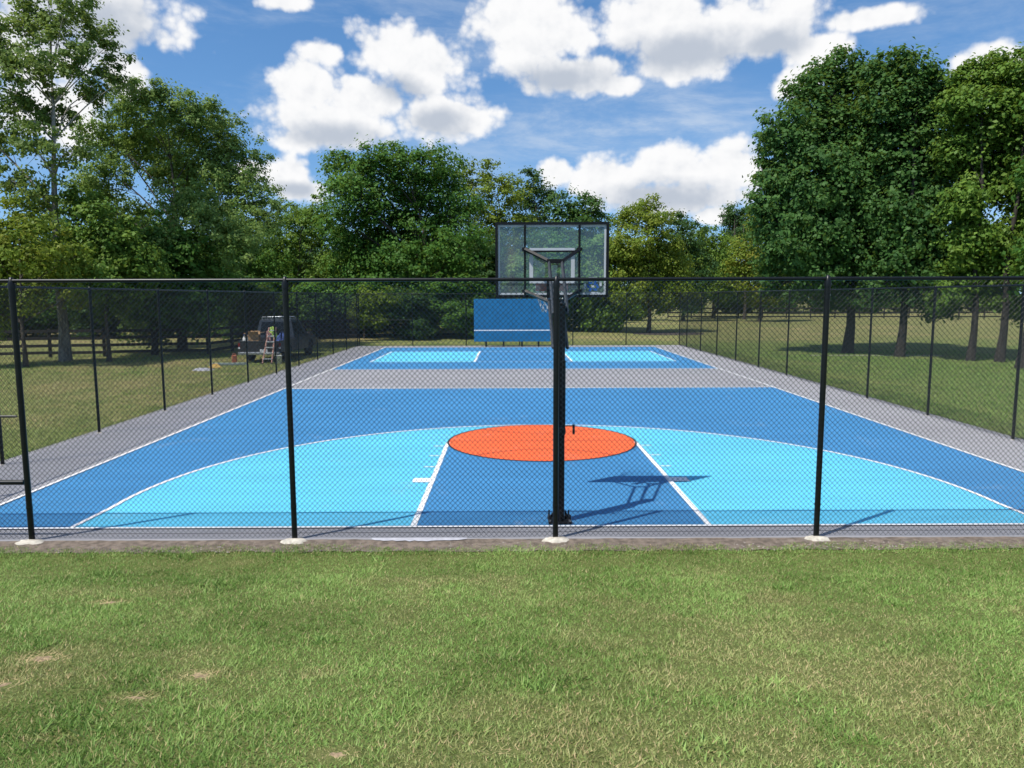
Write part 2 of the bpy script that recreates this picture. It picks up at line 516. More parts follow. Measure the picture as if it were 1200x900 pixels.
def build_ground():
    xs = [-600, -200, -80, -40, -20] + [x * 1.0 for x in range(-14, 15)] + [20, 40, 80, 200, 600]
    ys = [-300, -60, -10, -1, 0, 1, 2] + [2.5 + 0.25 * k for k in range(26)] + [12, 20, 40, 80, 160, 400, 1500]
    vs = [(x, y, slope(y)) for y in ys for x in xs]
    n = len(xs)
    fs = [(j * n + i, j * n + i + 1, (j + 1) * n + i + 1, (j + 1) * n + i) for j in range(len(ys) - 1) for i in range(n - 1)]
    m = MB().add(vs, fs, True)
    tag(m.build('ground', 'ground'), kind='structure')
build_ground()

# ------------------------------------------------------------------ the setting: court
def build_court():
    slab = MB().box(((FX0 + FX1) / 2, (8.48 + 43.5) / 2, -0.10), (FX1 - FX0 + 0.44, 43.5 - 8.48, 0.20), bev=0.012).build('court_slab', 'court_grey')
    tag(slab, kind='structure')
    zb, zl, zk, zc, zw = 0.003, 0.006, 0.009, 0.012, 0.0155
    Y1, Y2, Y3 = 22.95, 29.0, 41.9
    sheet('blue_half_court', [(SX0, BASE_Y), (SX1, BASE_Y), (SX1, Y1), (SX0, Y1)], zb, 'court_blue', slab)
    sheet('blue_pickleball_surround', [(SX0, Y2), (SX1, Y2), (SX1, Y3), (SX0, Y3)], zb, 'court_blue', slab)
    ac, ar = 10.18, 6.03
    arc = [(CX + ar, BASE_Y)] + [(CX + ar * math.cos(t), ac + ar * math.sin(t)) for t in [math.pi * k / 72 for k in range(73)]] + [(CX - ar, BASE_Y)]
    # the arc runs a touch outward towards the base line, as the photograph shows
    a0 = math.asin((BASE_Y - ac) / ar)
    arc = [(CX + ar * math.cos(t), ac + ar * math.sin(t)) for t in [max(a0, -0.06) + (math.pi - 2 * max(a0, -0.06)) * k / 76 for k in range(77)]]
    arc = [(CX + ar + 0.02, BASE_Y)] + arc + [(CX - ar - 0.02, BASE_Y)]
    sheet('light_blue_three_point_area', arc, zl, 'court_light_blue', slab)
    lw, fy = 1.83, 14.36
    sheet('blue_key_area', [(CX - lw, BASE_Y), (CX + lw, BASE_Y), (CX + lw, fy), (CX - lw, fy)], zk, 'court_blue', slab)
    circ = [(CX + 1.83 * math.cos(2 * math.pi * k / 72), fy + 1.83 * math.sin(2 * math.pi * k / 72)) for k in range(72)]
    sheet('orange_free_throw_circle', circ, zc, 'court_orange', slab)
    def strip(name, pts, w, z, mat='court_white'):
        L, Rr = [], []
        n = len(pts)
        for i, p in enumerate(pts):
            a, b = pts[max(i - 1, 0)], pts[min(i + 1, n - 1)]
            dx, dy = b[0] - a[0], b[1] - a[1]
            l = math.hypot(dx, dy) or 1
            nx, ny = -dy / l * w / 2, dx / l * w / 2
            L.append((p[0] + nx, p[1] + ny, z)); Rr.append((p[0] - nx, p[1] - ny, z))
        me = bpy.data.meshes.new(name)
        me.from_pydata(L + Rr, [], [(i, i + 1, n + i + 1, n + i) for i in range(n - 1)])
        if me.polygons[0].normal.z < 0:
            me.flip_normals()
        return link(name, me, mat, slab)
    lw5 = 0.055
    strip('side_line', [(SX0, BASE_Y - 0.03), (SX0, Y3)], lw5, zw)
    strip('side_line', [(SX1, BASE_Y - 0.03), (SX1, Y3)], lw5, zw)
    strip('base_line', [(SX0 + .03, BASE_Y), (SX1 - .03, BASE_Y)], lw5, zw)
    strip('half_court_line', [(SX0 + .03, Y1), (SX1 - .03, Y1)], 0.075, zw)
    strip('surround_edge_line', [(SX0 + .03, Y2), (SX1 - .03, Y2)], 0.085, zw)
    strip('surround_edge_line', [(SX0 + .03, Y3 - .03), (SX1 - .03, Y3 - .03)], 0.06, zw)
    strip('three_point_line', [(x, max(y, BASE_Y + 0.03)) for x, y in arc], 0.06, zw)
    for s in (-1, 1):
        strip('key_line', [(CX + s * lw, BASE_Y + 0.03), (CX + s * lw, fy - 0.12)], 0.075, zw)
        # lane blocks and hash marks
        strip('lane_block', [(CX + s * (lw + 0.04), 11.24), (CX + s * (lw + 0.30), 11.24)], 0.26, zw)
        for yy in (12.15, 13.02, 13.88):
            strip('lane_mark', [(CX + s * (lw + 0.04), yy), (CX + s * (lw + 0.24), yy)], 0.045, zw)
    # the free throw circle painted as a ball: outline and seams
    strip('ball_outline', circ + [circ[0], circ[1]], 0.038, zw + .002, 'court_black')
    strip('ball_seam', [(CX - 1.8, fy), (CX + 1.8, fy)], 0.02, zw + .002, 'court_black')
    for s in (-1, 1):
        pts = []
        for k in range(25):
            u = -1.24 + 2.48 * k / 24
            v = s * (0.80 + (abs(u) / 1.24) ** 2 * 0.54)
            pts.append((CX + u, fy + v))
        strip('ball_seam', pts, 0.02, zw + .002, 'court_black')
    # pickleball court laid across the far end
    py0, py1, kx, ox = 32.44, 38.54, 2.134, 6.705
    for s in (-1, 1):
        sheet('light_blue_service_court', [(CX + s * kx, py0), (CX + s * ox, py0), (CX + s * ox, py1), (CX + s * kx, py1)], zl, 'court_light_blue', slab)
        strip('pickleball_end_line', [(CX + s * ox, py0), (CX + s * ox, py1)], 0.06, zw)
        strip('kitchen_line', [(CX + s * kx, py0), (CX + s * kx, py1)], 0.10, zw)
    for yy in (py0, py1):
        strip('pickleball_side_line', [(CX - ox + .03, yy), (CX + ox - .03, yy)], 0.05, zw - .001)
    return slab
COURT = build_court()

def build_edge():
    """dirt strip, spilled concrete and pebbles along the near edge of the slab"""
    random.seed(5)
    pts_a, pts_b = [], []
    x = FX0 - 3
    while x < FX1 + 3:
        pts_a.append((x, 8.11 + random.uniform(-0.03, 0.03)))
        pts_b.append((x, 8.515))
        x += 0.12
    n = len(pts_a)
    me = bpy.data.meshes.new('dirt_strip')
    me.from_pydata([(x, y, -0.026 + random.uniform(-.004, .006)) for x, y in pts_a] + [(x, y, -0.005 + random.uniform(-.006, .003)) for x, y in pts_b], [],
                   [(i, i + 1, n + i + 1, n + i) for i in range(n - 1)])
    o = link('bare_ground', me, 'gravel_dirt')
    tag(o, kind='structure')
    # thin skin of spilled slurry that ran over the slab edge
    for (x0, x1, y0) in ((-1.62, -0.5, 8.40),):
        m = MB(); top, bot = [], []
        k = int((x1 - x0) / 0.05) + 1
        for i in range(k):
            t = i / (k - 1)
            xx = x0 + (x1 - x0) * t
            w = (math.sin(math.pi * t) ** 0.5) * 1.0
            top.append((xx, 8.505, 0.004)); bot.append((xx, 8.475 - (8.475 - y0) * w * random.uniform(0.6, 1.15), -0.004))
        m.add(top + bot, [(i, i + 1, k + i + 1, k + i) for i in range(k - 1)])
        m.build('slurry_spill', 'concrete_film', COURT)
    # pebbles
    N = 1300
    c = np.stack([RNG.uniform(FX0 - 1, FX1 + 1, N), 8.06 + 0.34 * RNG.beta(1.6, 1.6, N), np.full(N, -0.018)], 1)
    r = RNG.uniform(0.004, 0.017, N)
    octa = np.array([[1, 0, 0], [0, 1, 0], [-1, 0, 0], [0, -1, 0], [0, 0, .75], [0, 0, -.5]], float)
    tri = np.array([[0, 1, 4], [1, 2, 4], [2, 3, 4], [3, 0, 4]])
    jit = RNG.uniform(0.6, 1.3, (N, 6, 1))
    ang = RNG.uniform(0, 6.28, N)
    ca, sa = np.cos(ang)[:, None], np.sin(ang)[:, None]
    q = octa[None] * jit * r[:, None, None]
    q = np.stack([q[..., 0] * ca - q[..., 1] * sa, q[..., 0] * sa + q[..., 1] * ca, q[..., 2]], -1) + c[:, None]
    me = big_mesh('pebbles', q[:, tri].reshape(-1, 3), 3)
    tag(link('pebbles', me, 'stone'), 'small brown and grey pebbles along the near edge of the court', 'pebbles', kind='stuff')
build_edge()

# ------------------------------------------------------------------ chain link fences
PANEL = {}
def mesh_panel(width, z0=0.012, z1=2.99, dw=0.060, dh=0.0625, r=0.0024):
    key = (round(width, 2))
    if key in PANEL:
        return PANEL[key]
    nx = int(round(width / (dw / 2)))
    dx = width / nx
    nz = int((z1 - z0) / (dh / 2))
    dz = (z1 - z0) / nz
    rng = np.random.default_rng(3)
    i, j = np.meshgrid(np.arange(nx), np.arange(nz), indexing='ij')
    odd = (i + j) % 2
    xa = (i + odd) * dx; xb = (i + 1 - odd) * dx
    za = z0 + j * dz; zb = za + dz
    # slow sag and sway of the fabric
    def sway(x, z):
        return 0.010 * np.sin(x * 2.3 + z * 1.1) + 0.005 * np.sin(x * 5.1 - z * 2.7)
    wob = lambda x, z: (x + 0.0022 * np.sin(z * 9 + x * 3.0), sway(x, z), z + 0.003 * np.sin(x * 4.0))
    A = np.stack(wob(xa, za), -1).reshape(-1, 3)
    B = np.stack(wob(xb, zb), -1).reshape(-1, 3)
    up = (xb > xa).reshape(-1)
    off = np.where(up, r * 0.9, -r * 0.9)
    A[:, 1] += off; B[:, 1] += off
    d = B - A
    d /= np.linalg.norm(d, axis=1, keepdims=True)
    n1 = np.tile(np.array([[0.0, 1.0, 0.0]]), (len(A), 1))
    n2 = np.cross(d, n1); n2 /= np.linalg.norm(n2, axis=1, keepdims=True)
    ring = []
    for t in (math.pi / 2, math.pi / 2 + 2.0944, math.pi / 2 + 4.18879):
        o = (n1 * math.sin(t) * -1 + n2 * math.cos(t)) * r
        ring.append((A + o, B + o))
    quads = []
    for k in range(3):
        a0, b0 = ring[k]; a1, b1 = ring[(k + 1) % 3]
        quads.append(np.stack([a0, a1, b1, b0], 1))
    v = np.concatenate(quads, 0).reshape(-1, 3)
    me = big_mesh('chain_link', v, 4)
    me.materials.append(MATS['black_vinyl'])
    PANEL[key] = me
    return me

POST = {}
def post_meshes(r):
    if r not in POST:
        m = MB().lathe([(r, -0.05), (r, 2.96)], 14)
        cap = MB().lathe([(r * 1.18, 2.93), (r * 1.18, 2.975), (r * 1.05, 3.0), (r * 0.6, 3.055), (0.0, 3.065)], 14)
        bands = MB().lathe([(r * 1.12, -0.011), (r * 1.12, 0.011)], 14)
        POST[r] = (m.mesh('post'), cap.mesh('cap'), bands.mesh('band'))
        for me in POST[r]:
            me.materials.append(MATS['black_steel'])
    return POST[r]

FOOT = []
def footing_meshes():
    random.seed(9)
    for k in range(4):
        m = MB(); n = 20; ring0, ring1 = [], []
        for i in range(n):
            t = 2 * math.pi * i / n
            rr = 0.135 * random.uniform(0.72, 1.18) * (1 + 0.12 * math.cos(2 * t))
            ring0.append((rr * math.cos(t) * 1.12, rr * math.sin(t) * 0.85, -0.03))
            ring1.append((rr * 0.80 * math.cos(t) * 1.12, rr * 0.74 * math.sin(t) * 0.85, 0.010 + random.uniform(-.007, .007)))
        m.add(ring0 + ring1 + [(0, 0, 0.026)], [(i, (i + 1) % n, n + (i + 1) % n, n + i) for i in range(n)] +
              [(n + i, n + (i + 1) % n, 2 * n) for i in range(n)], True)
        me = m.mesh('footing'); me.materials.append(MATS['concrete_white']); FOOT.append(me)
footing_meshes()

def fence(label, origin, rz, posts, r=0.0315, foot=1.0, skip_ends=(False, False), gate=None, foot_off=0.0):
    t = thing('chain_link_fence', label, 'fence', origin, rz)
    L0, L1 = posts[0], posts[-1]
    pm, cm, bm_ = post_meshes(r)
    for k, x in enumerate(posts):
        if (k == 0 and skip_ends[0]) or (k == len(posts) - 1 and skip_ends[1]):
            continue
        p = link('post', pm, None, t); p.location = (x, 0, 0)
        c = link('cap', cm, None, p)
        for z in ((2.86, 2.80, 0.40) if foot > 0.9 else (2.86,)):
            b = link('band', bm_, None, p); b.location = (0, 0, z)
        f = link('footing', FOOT[k % 4], None, t); f.location = (x, foot_off, 0.0)
        f.rotation_euler = (0, 0, 3.14 * (k % 2) if foot > 0.9 else k * 1.3)
        f.scale = (foot, foot, foot)
    MB().tube([(L0, 0, 3.02), (L1, 0, 3.02)], 0.0212, 10).build('top_rail', 'black_steel', t)
    x = L0 + 1.6
    while x < L1:                       # swaged sleeves where rail lengths join
        MB().tube([(x - 0.07, 0, 3.02), (x + 0.07, 0, 3.02)], 0.0240, 10).build('rail_sleeve', 'black_steel', t)
        x += 6.4
    MB().tube([(L0, 0.012, 0.075), (L1, 0.012, 0.075)], 0.0028, 5).build('tension_wire', 'black_vinyl', t)
    for a, b in zip(posts[:-1], posts[1:]):
        if b - a < 0.3:
            continue
        p = link('mesh_panel', mesh_panel(b - a), None, t)
        p.location = (a, 0.036, 0)
        p['kind'] = 'stuff'
    return t

near = fence('near black chain link fence running across the whole front of the court', (0, FY0, 0), 0.0,
             [FX0, -5.60, -2.52, 0.545, 3.62, 6.69, FX1], r=0.0325, foot_off=-0.035)
# gate rails in the bay left of the first visible post
MB().tube([(FX0, 0.0, 0.70), (-5.64, 0.0, 0.70)], 0.030, 10).build('gate_rail', 'black_steel', near)
MB().tube([(FX0, 0.0, 1.475), (-5.69, 0.0, 1.475), (-5.66, 0, 1.475)], [0.015, 0.015, 0.011], 8).build('gate_latch_bar', 'black_steel', near)
lp = [0.0] + [12.5 + 3.02 * k - FY0 for k in range(-1, 11)] + [FY1 - FY0]
fence('black chain link fence along the left side of the court, beside the pickup', (FX0, FY0, 0), R(90), lp, r=0.029, foot=0.6, skip_ends=(True, True))
rp = [0.0] + [14.38 + 3.0 * k - FY0 for k in range(-1, 10)] + [FY1 - FY0]
fence('black chain link fence along the right side of the court, beside the meadow', (FX1, FY0, 0), R(90), rp, r=0.029, foot=0.5, skip_ends=(True, True))
nb = 6
far = fence('black chain link fence across the far end behind the blue practice wall', (0, FY1, 0), 0.0,
            [FX0 + (FX1 - FX0) * k / nb for k in range(nb + 1)], r=0.029, foot=0.5)
MB().tube([(FX0, 0, 1.52), (FX0 + (FX1 - FX0) / nb, 0, 1.52)], 0.02, 8).build('mid_rail', 'black_steel', far)

# ------------------------------------------------------------------ basketball hoop
def build_hoop():
    PX, PY, BY = 0.635, 9.10, 10.10         # pole and board (distance from the viewer)
    t = thing('basketball_hoop', 'tall black basketball hoop with clear framed backboard standing behind the near fence', 'basketball hoop', (PX, PY, 0.0))
    by = BY - PY
    MB().box((0, 0, 1.37), (0.114, 0.114, 2.70), bev=0.012).build('pole', 'pole_black', t)
    MB().box((0, 0, 2.735), (0.120, 0.120, 0.03), bev=0.008).build('pole_cap', 'pole_black', t)
    plate = MB().box((0, 0, 0.032), (0.29, 0.29, 0.022), bev=0.004)
    for s in (-1, 1):
        plate.prism([(s * 0.0635, 0.043), (s * 0.135, 0.043), (s * 0.0635, 0.17)], 'Y', -0.006, 0.006)
        plate.prism([(s * 0.0635, 0.043), (s * 0.135, 0.043), (s * 0.0635, 0.17)], 'X', -0.006, 0.006)
    plate.build('base_plate', 'pole_black', t)
    for sx in (-1, 1):
        for sy in (-1, 1):
            b = MB().lathe([(0.010, 0.015), (0.010, 0.125)], 8, (sx * 0.125, sy * 0.115, 0)).build('anchor_bolt', 'pole_black', t)
            MB().lathe([(0.020, 0.044), (0.020, 0.066)], 6, (sx * 0.125, sy * 0.115, 0), smooth=False).build('nut', 'bolt_steel', b)
    # height adjuster with crank
    act = MB().tube([(0.04, -0.095, 1.15), (0.04, -0.095, 2.05)], 0.022, 10).tube([(0.04, -0.095, 2.05), (0.0, 0.02, 2.60)], 0.013, 8)
    act.box((0.03, -0.08, 1.18), (0.07, 0.06, 0.08), bev=0.006)
    a = act.build('height_adjuster', 'pole_black', t)
    MB().tube([(0.05, -0.08, 1.245), (0.165, -0.08, 1.245), (0.165, -0.08, 1.235)], 0.0075, 8).tube([(0.165, -0.08, 1.26), (0.165, -0.08, 1.14)], 0.015, 8).build('crank_handle', 'pole_black', a)
    # arms: two parallel pairs, spreading to the board uprights
    ux, uy = 0.365, by - 0.03              # uprights behind the glass
    def bar(pts, w=0.019):
        return MB().tube(pts, w, 4, smooth=False)
    cx, bx0 = -0.015, -0.045
    for s in (-1, 1):
        bar([(s * 0.085, -0.02, 2.62), (cx + s * 0.085, uy - 0.26, 3.285)], 0.022).build('upper_arm', 'arm_grey', t)
        bar([(s * 0.085, -0.02, 2.20), (cx + s * 0.085, uy - 0.26, 2.775)], 0.022).build('lower_arm', 'arm_grey', t)
        bar([(cx + s * 0.095, uy - 0.26, 3.29), (bx0 + s * ux, uy - 0.02, 3.455)], 0.026).build('upper_brace', 'pole_black', t)
        bar([(cx + s * 0.095, uy - 0.26, 2.765), (bx0 + s * ux, uy - 0.02, 2.90)], 0.026).build('lower_brace', 'pole_black', t)
    MB().box((cx, uy - 0.26, 3.287), (0.23, 0.05, 0.055), bev=0.006).build('arm_crossbar', 'pole_black', t)
    MB().box((cx, uy - 0.26, 2.77), (0.20, 0.05, 0.05), bev=0.006).build('arm_crossbar', 'pole_black', t)
    MB().box((-0.085, uy - 0.10, 2.93), (0.075, 0.05, 0.26), bev=0.006).build('rim_bracket', 'pole_black', t)
    # backboard
    W, z0, z1 = 0.762, 2.815, 3.815
    oy, ox = by, -0.045
    bd = thing('backboard', None, None, (ox, oy, 0)); bd.parent = t
    def loop(x0, x1, za, zb, w, y0, y1):
        # one closed picture-frame ring
        o_ = [(x0, za), (x1, za), (x1, zb), (x0, zb)]
        i_ = [(x0 + w, za + w), (x1 - w, za + w), (x1 - w, zb - w), (x0 + w, zb - w)]
        vs = [(x, y, z) for y in (y0, y1) for ring in (o_, i_) for x, z in ring]
        fs = []
        for k in range(4):
            n_ = (k + 1) % 4
            fs += [(k, n_, 4 + n_, 4 + k), (8 + k, 12 + k, 12 + n_, 8 + n_), (k, 8 + k, 8 + n_, n_), (4 + k, 4 + n_, 12 + n_, 12 + k)]
        return MB().add(vs, fs)
    loop(-W, W, z0, z1, 0.034, -0.022, 0.022).build('frame', 'pole_black', bd)
    for s in (-1, 1):
        u = MB().box((s * 0.365, -0.022, (z0 + z1) / 2), (0.028, 0.03, z1 - z0 - 0.075), bev=0.004).build('upright', 'pole_black', bd)
        for z in (3.455, 2.90):
            MB().box((s * 0.365, -0.045, z), (0.075, 0.02, 0.045), bev=0.004).build('clamp', 'pole_black', u)
    MB().box((0, -0.022, 3.43), (0.70, 0.028, 0.022), bev=0.003).build('crossbar', 'pole_black', bd)
    MB().box((0, 0.008, (z0 + z1) / 2), (2 * W - 0.072, 0.010, z1 - z0 - 0.072)).build('glass', 'board_glass', bd)
    gw = W - 0.037
    loop(-gw, gw, z0 + 0.037, z1 - 0.037, 0.026, -0.001, 0.0025).build('border_line', 'white_paint', bd)
    loop(-0.305, 0.305, 3.005, 3.475, 0.050, -0.001, 0.0025).build('target_square', 'white_paint', bd)
    # maker's mark low in the right-hand corner: blue and white shapes, no readable lettering
    for k in range(6):
        a_ = k * 1.05
        MB().box((0.55 + 0.062 * math.cos(a_), 0.0, 2.965 + 0.05 * math.sin(a_)), (0.055, 0.003, 0.030), Matrix.Rotation(a_ + 1.1, 3, 'Y')).build('mark', 'decal_blue', bd)
    for (dx, dz, w, h) in ((-0.105, 0.0, 0.03, 0.07), (0.0, 0.105, 0.11, 0.03), (0.105, 0.03, 0.03, 0.06), (0.02, -0.09, 0.10, 0.025), (0.0, 0.0, 0.04, 0.03)):
        MB().box((0.55 + dx, -0.0005, 2.965 + dz), (w, 0.003, h)).build('mark', 'white_paint', bd)
    # rim and net
    rc = (ox, oy + 0.385, 3.02)
    pts = [(rc[0] + 0.2286 * math.cos(2 * math.pi * k / 28), rc[1] + 0.2286 * math.sin(2 * math.pi * k / 28), rc[2]) for k in range(29)]
    rim = MB().tube(pts, 0.0085, 8, cap=False)
    rim.box((rc[0], oy + 0.09, rc[2]), (0.14, 0.16, 0.012)).box((rc[0], oy + 0.022, 2.965), (0.44, 0.012, 0.13), bev=0.003)
    for s in (-1, 1):
        rim.tube([(rc[0] + s * 0.07, oy + 0.03, 2.95), (rc[0] + s * 0.15, oy + 0.22, 3.04)], 0.007, 6)
    ro = rim.build('rim', 'rim_red', t)
    nt = MB(); rows = 6
    def NP(i, j):
        f = j / rows
        rr = 0.222 * (1 - f) + 0.115 * f + 0.012 * math.sin(f * 3.1)
        a_ = 2 * math.pi * (i + 0.5 * (j % 2)) / 12
        return (rc[0] + rr * math.cos(a_), rc[1] + rr * math.sin(a_), rc[2] - 0.01 - 0.40 * f)
    for j in range(rows):
        for i in range(12):
            nt.tube([NP(i, j), NP(i, j + 1)], 0.0032, 4, cap=False)
            k = i - 1 if j % 2 == 0 else i + 1
            nt.tube([NP(i, j), NP(k, j + 1)], 0.0032, 4, cap=False)
    nt.build('net', 'net_white', t)
build_hoop()

# ------------------------------------------------------------------ practice wall at the far end
def build_wall():
    t = thing('practice_wall', 'blue tennis practice wall with a white net line at the far end', 'practice wall', (0.22, 42.35, 0.0), R(-0.6))
    W, z0, z1 = 4.36, 0.30, 2.72
    # boards side by side
    k = 4
    for i in range(k):
        w = W / k
        MB().box((-W / 2 + w * (i + 0.5), 0, (z0 + z1) / 2), (w - 0.006, 0.05, z1 - z0), bev=0.006).build('panel', 'wall_blue', t)
    MB().box((0, -0.0275, 0.94), (W - 0.02, 0.004, 0.06)).build('net_line', 'court_white', t)
    for x in (-1.5, -0.5, 0.55, 1.5):
        MB().box((x, 0.09, 1.3), (0.10, 0.12, 2.62), bev=0.008).build('leg', 'black_steel', t)
    for z in (0.5, 1.5, 2.5):
        MB().box((0, 0.045, z), (W - 0.1, 0.038, 0.09)).build('back_rail', 'black_steel', t)
build_wall()

# ------------------------------------------------------------------ black board farm fences
def board_fence(label, pts, h=1.32, boards=4, bw=0.14, post_step=2.44):
    t = thing('board_fence', label, 'fence', tuple(pts[0]) + (0,))
    o = Vector(pts[0])
    for a, b in zip(pts[:-1], pts[1:]):
        a, b = Vector(a) - o, Vector(b) - o
        L = (b - a).length; n = max(1, round(L / post_step)); d = (b - a) / L
        rot = Matrix.Rotation(math.atan2(d.y, d.x), 3, 'Z')
        key = (round(L / n, 3), bw)
        bme = MB().box((0, 0, 0), (L / n - 0.01, 0.028, bw), bev=0.004).mesh('board'); bme.materials.append(MATS['farm_fence_black'])
        pme = MB().box((0, 0, h / 2 - 0.1), (0.13, 0.13, h + 0.28), bev=0.012).mesh('post'); pme.materials.append(MATS['farm_fence_black'])
        for i in range(n + 1):
            p = a + d * (L * i / n)
            q = link('post', pme, None, t); q.location = (p.x, p.y, 0); q.rotation_euler = (0, random.uniform(-.015, .015), math.atan2(d.y, d.x))
            if i < n:
                m_ = a + d * (L * (i + 0.5) / n)
                nx = Vector((-d.y, d.x)) * -0.082
                for k in range(boards):
                    z = 0.20 + (h - 0.28) * k / (boards - 1)
                    bo = link('board', bme, None, t)
                    bo.location = (m_.x + nx.x, m_.y + nx.y, z + random.uniform(-.012, .012))
                    bo.rotation_euler = (0, random.uniform(-.008, .008), math.atan2(d.y, d.x))
    return t
board_fence('black four board farm fence under the trees behind the left field', [(-34, 33.6), (-15.2, 37.6), (-13.2, 52.0), (2.0, 55.0)])
board_fence('black three rail farm fence far off across the right meadow', [(21.0, 98.0), (75.0, 92.0)], h=1.35, boards=3, bw=0.15, post_step=3.0)

# ground details on the right
sheet_o = sheet('path', [(14.6, 36.05), (20.9, 35.7), (20.9, 35.3), (14.6, 35.65)], -0.029, 'path_pale'); tag(sheet_o, kind='structure')
mb = [(12.4 + 2.9 * math.cos(2 * math.pi * k / 30) * random.uniform(.92, 1.06), 57.6 + 2.6 * math.sin(2 * math.pi * k / 30) * random.uniform(.92, 1.06)) for k in range(30)]
tag(sheet('dark_ground', mb, -0.028, 'dark_brown'), kind='structure')  # irregular dark brown patch by the foot of the yellow green tree

# ------------------------------------------------------------------ trees
def leaf_verts(c, L, W, rng, up=0.40, outward=None):
    n = len(c)
    nrm = rng.normal(size=(n, 3)); nrm /= np.linalg.norm(nrm, axis=1, keepdims=True)
    nrm *= 0.62
    nrm[:, 2] += up
    if outward is not None:
        nrm += outward
    nrm /= np.linalg.norm(nrm, axis=1, keepdims=True)
    r = rng.normal(size=(n, 3))
    r[:, 2] -= 0.35
    t = np.cross(nrm, r); t /= np.linalg.norm(t, axis=1, keepdims=True)
    b = np.cross(nrm, t)
    s = rng.uniform(0.55, 1.35, (n, 1))
    l, w = t * L * s * 0.5, b * W * s * 0.5
    droop = nrm * (L * 0.12) * s
    return np.stack([c - l - droop, c + w - l * 0.15, c + l - droop, c - w - l * 0.15], 1).reshape(-1, 3)

def crown(lobes, n_leaf, L, W, rng, clump=0.55, per=55, shell=0.62, warm=0.12, flat=1.0):
    """lobes: (centre, radius) list. Leaves gather in clumps spread through each lobe, denser towards its skin."""
    vol = np.array([r ** 2.3 for _, r in lobes]); vol /= vol.sum()
    C, T, H, tips, O = [], [], [], [], []
    for (c, r), f in zip(lobes, vol):
        nc = max(4, int(n_leaf * f / per))
        d = rng.normal(size=(nc, 3)); d /= np.linalg.norm(d, axis=1, keepdims=True)
        rad = r * (shell + (1.02 - shell) * rng.uniform(0, 1, (nc, 1)) ** 0.8)
        inner = rng.uniform(0, 1, (nc, 1)) < 0.22
        rad = np.where(inner, r * rng.uniform(0.15, shell, (nc, 1)), rad)
        far_ = rng.uniform(0, 1, (nc, 1)) < 0.07
        rad = np.where(far_, r * rng.uniform(1.0, 1.22, (nc, 1)), rad)
        cc = np.array(c) + d * rad * np.array([1, 1, 0.9 * flat])
        tips.append(cc)
        cs = clump * rng.uniform(0.55, 1.25, (nc, 1, 1)) * min(1.0, 0.45 + r * 0.3)
        off = rng.normal(size=(nc, per, 3)) * cs * np.array([0.55, 0.55, 0.34])
        ct = rng.uniform(0, 1, (nc, 1)); ch = rng.uniform(0, 1, (nc, 1)) ** 3
        C.append((cc[:, None] + off).reshape(-1, 3))
        O.append((off / (np.linalg.norm(off, axis=2, keepdims=True) + 1e-6)).reshape(-1, 3))
        T.append((0.62 * ct + 0.38 * rng.uniform(0, 1, (nc, per))).reshape(-1))
        H.append(np.clip(warm * (1.6 * ch + rng.uniform(0, 1, (nc, per)) ** 4 * 1.4), 0, 0.9).reshape(-1))
    C = np.concatenate(C); T = np.concatenate(T); H = np.concatenate(H)
    mid = C.mean(0)
    out = C - mid; out /= np.linalg.norm(out, axis=1, keepdims=True) + 1e-6
    return leaf_verts(C, L, W, rng, outward=np.concatenate(O) * 0.62 + out * 0.35), T, H, tips

def limb_pts(a, b, rng, n=6, sag=0.0, wob=0.06):
    a, b = np.array(a, float), np.array(b, float)
    L = np.linalg.norm(b - a)
    pts = []
    ph = rng.uniform(0, 6.28, 3)
    for i in range(n + 1):
        t = i / n
        p = a * (1 - t) + b * t
        p = p + np.array([math.sin(3.2 * t + ph[0]) - math.sin(ph[0]) * (1 - t), math.sin(2.7 * t + ph[1]) - math.sin(ph[1]) * (1 - t), 0]) * wob * L * (t * (1.3 - t)) * 1.6
        p[2] += sag * L * math.sin(math.pi * t)
        pts.append(tuple(p))
    return pts

def trunk_mesh(base_r, height, lobes, tips, rng, top=None, branch=True, lean=(0, 0), fork=0.3):
    m = MB()
    tx, ty, tz = top if top is not None else (lean[0], lean[1], height * 0.82)
    n = 9
    spine = [(lean[0] * 0 + tx * (i / n) ** 2.4 + 0.10 * base_r * 3 * math.sin(i * 1.3), ty * (i / n) ** 2.4 + 0.1 * base_r * 3 * math.cos(i * 1.7) - 0.3 * base_r, tz * i / n) for i in range(n + 1)]
    spine = [(0, 0, -0.25)] + [(0, 0, 0.0)] + spine[1:]
    rad = [base_r * 1.55, base_r * 1.25] + [base_r * max(0.10, (1 - 0.92 * (i / n) ** 0.9)) for i in range(1, n + 1)]
    m.tube(spine, rad, 10)
    sp = np.array(spine)
    for (c, r), tp in zip(lobes, tips):
        c = np.array(c)
        # leave the trunk below the lobe
        dz = np.hypot(c[0], c[1])
        z0 = max(fork * tz, min(tz * 0.92, c[2] - 0.75 * dz - 0.4 * r))
        k = int(np.argmin(abs(sp[:, 2] - z0)))
        a = sp[k]
        rr = max(0.03, rad[k] * 0.55)
        pts = limb_pts(a, c, rng, 6, 0.05, 0.08)
        m.tube(pts, [rr * (1 - 0.75 * i / 6) for i in range(7)], 6, cap=False)
        if branch:
            sel = rng.permutation(len(tp))[:9]
            for q in sel:
                s_ = pts[int(rng.integers(3, 7))]
                bp = limb_pts(s_, tp[q], rng, 3, 0.04, 0.10)
                m.tube(bp, [rr * 0.24, rr * 0.17, rr * 0.10, 0.008], 4, cap=False)
    return m

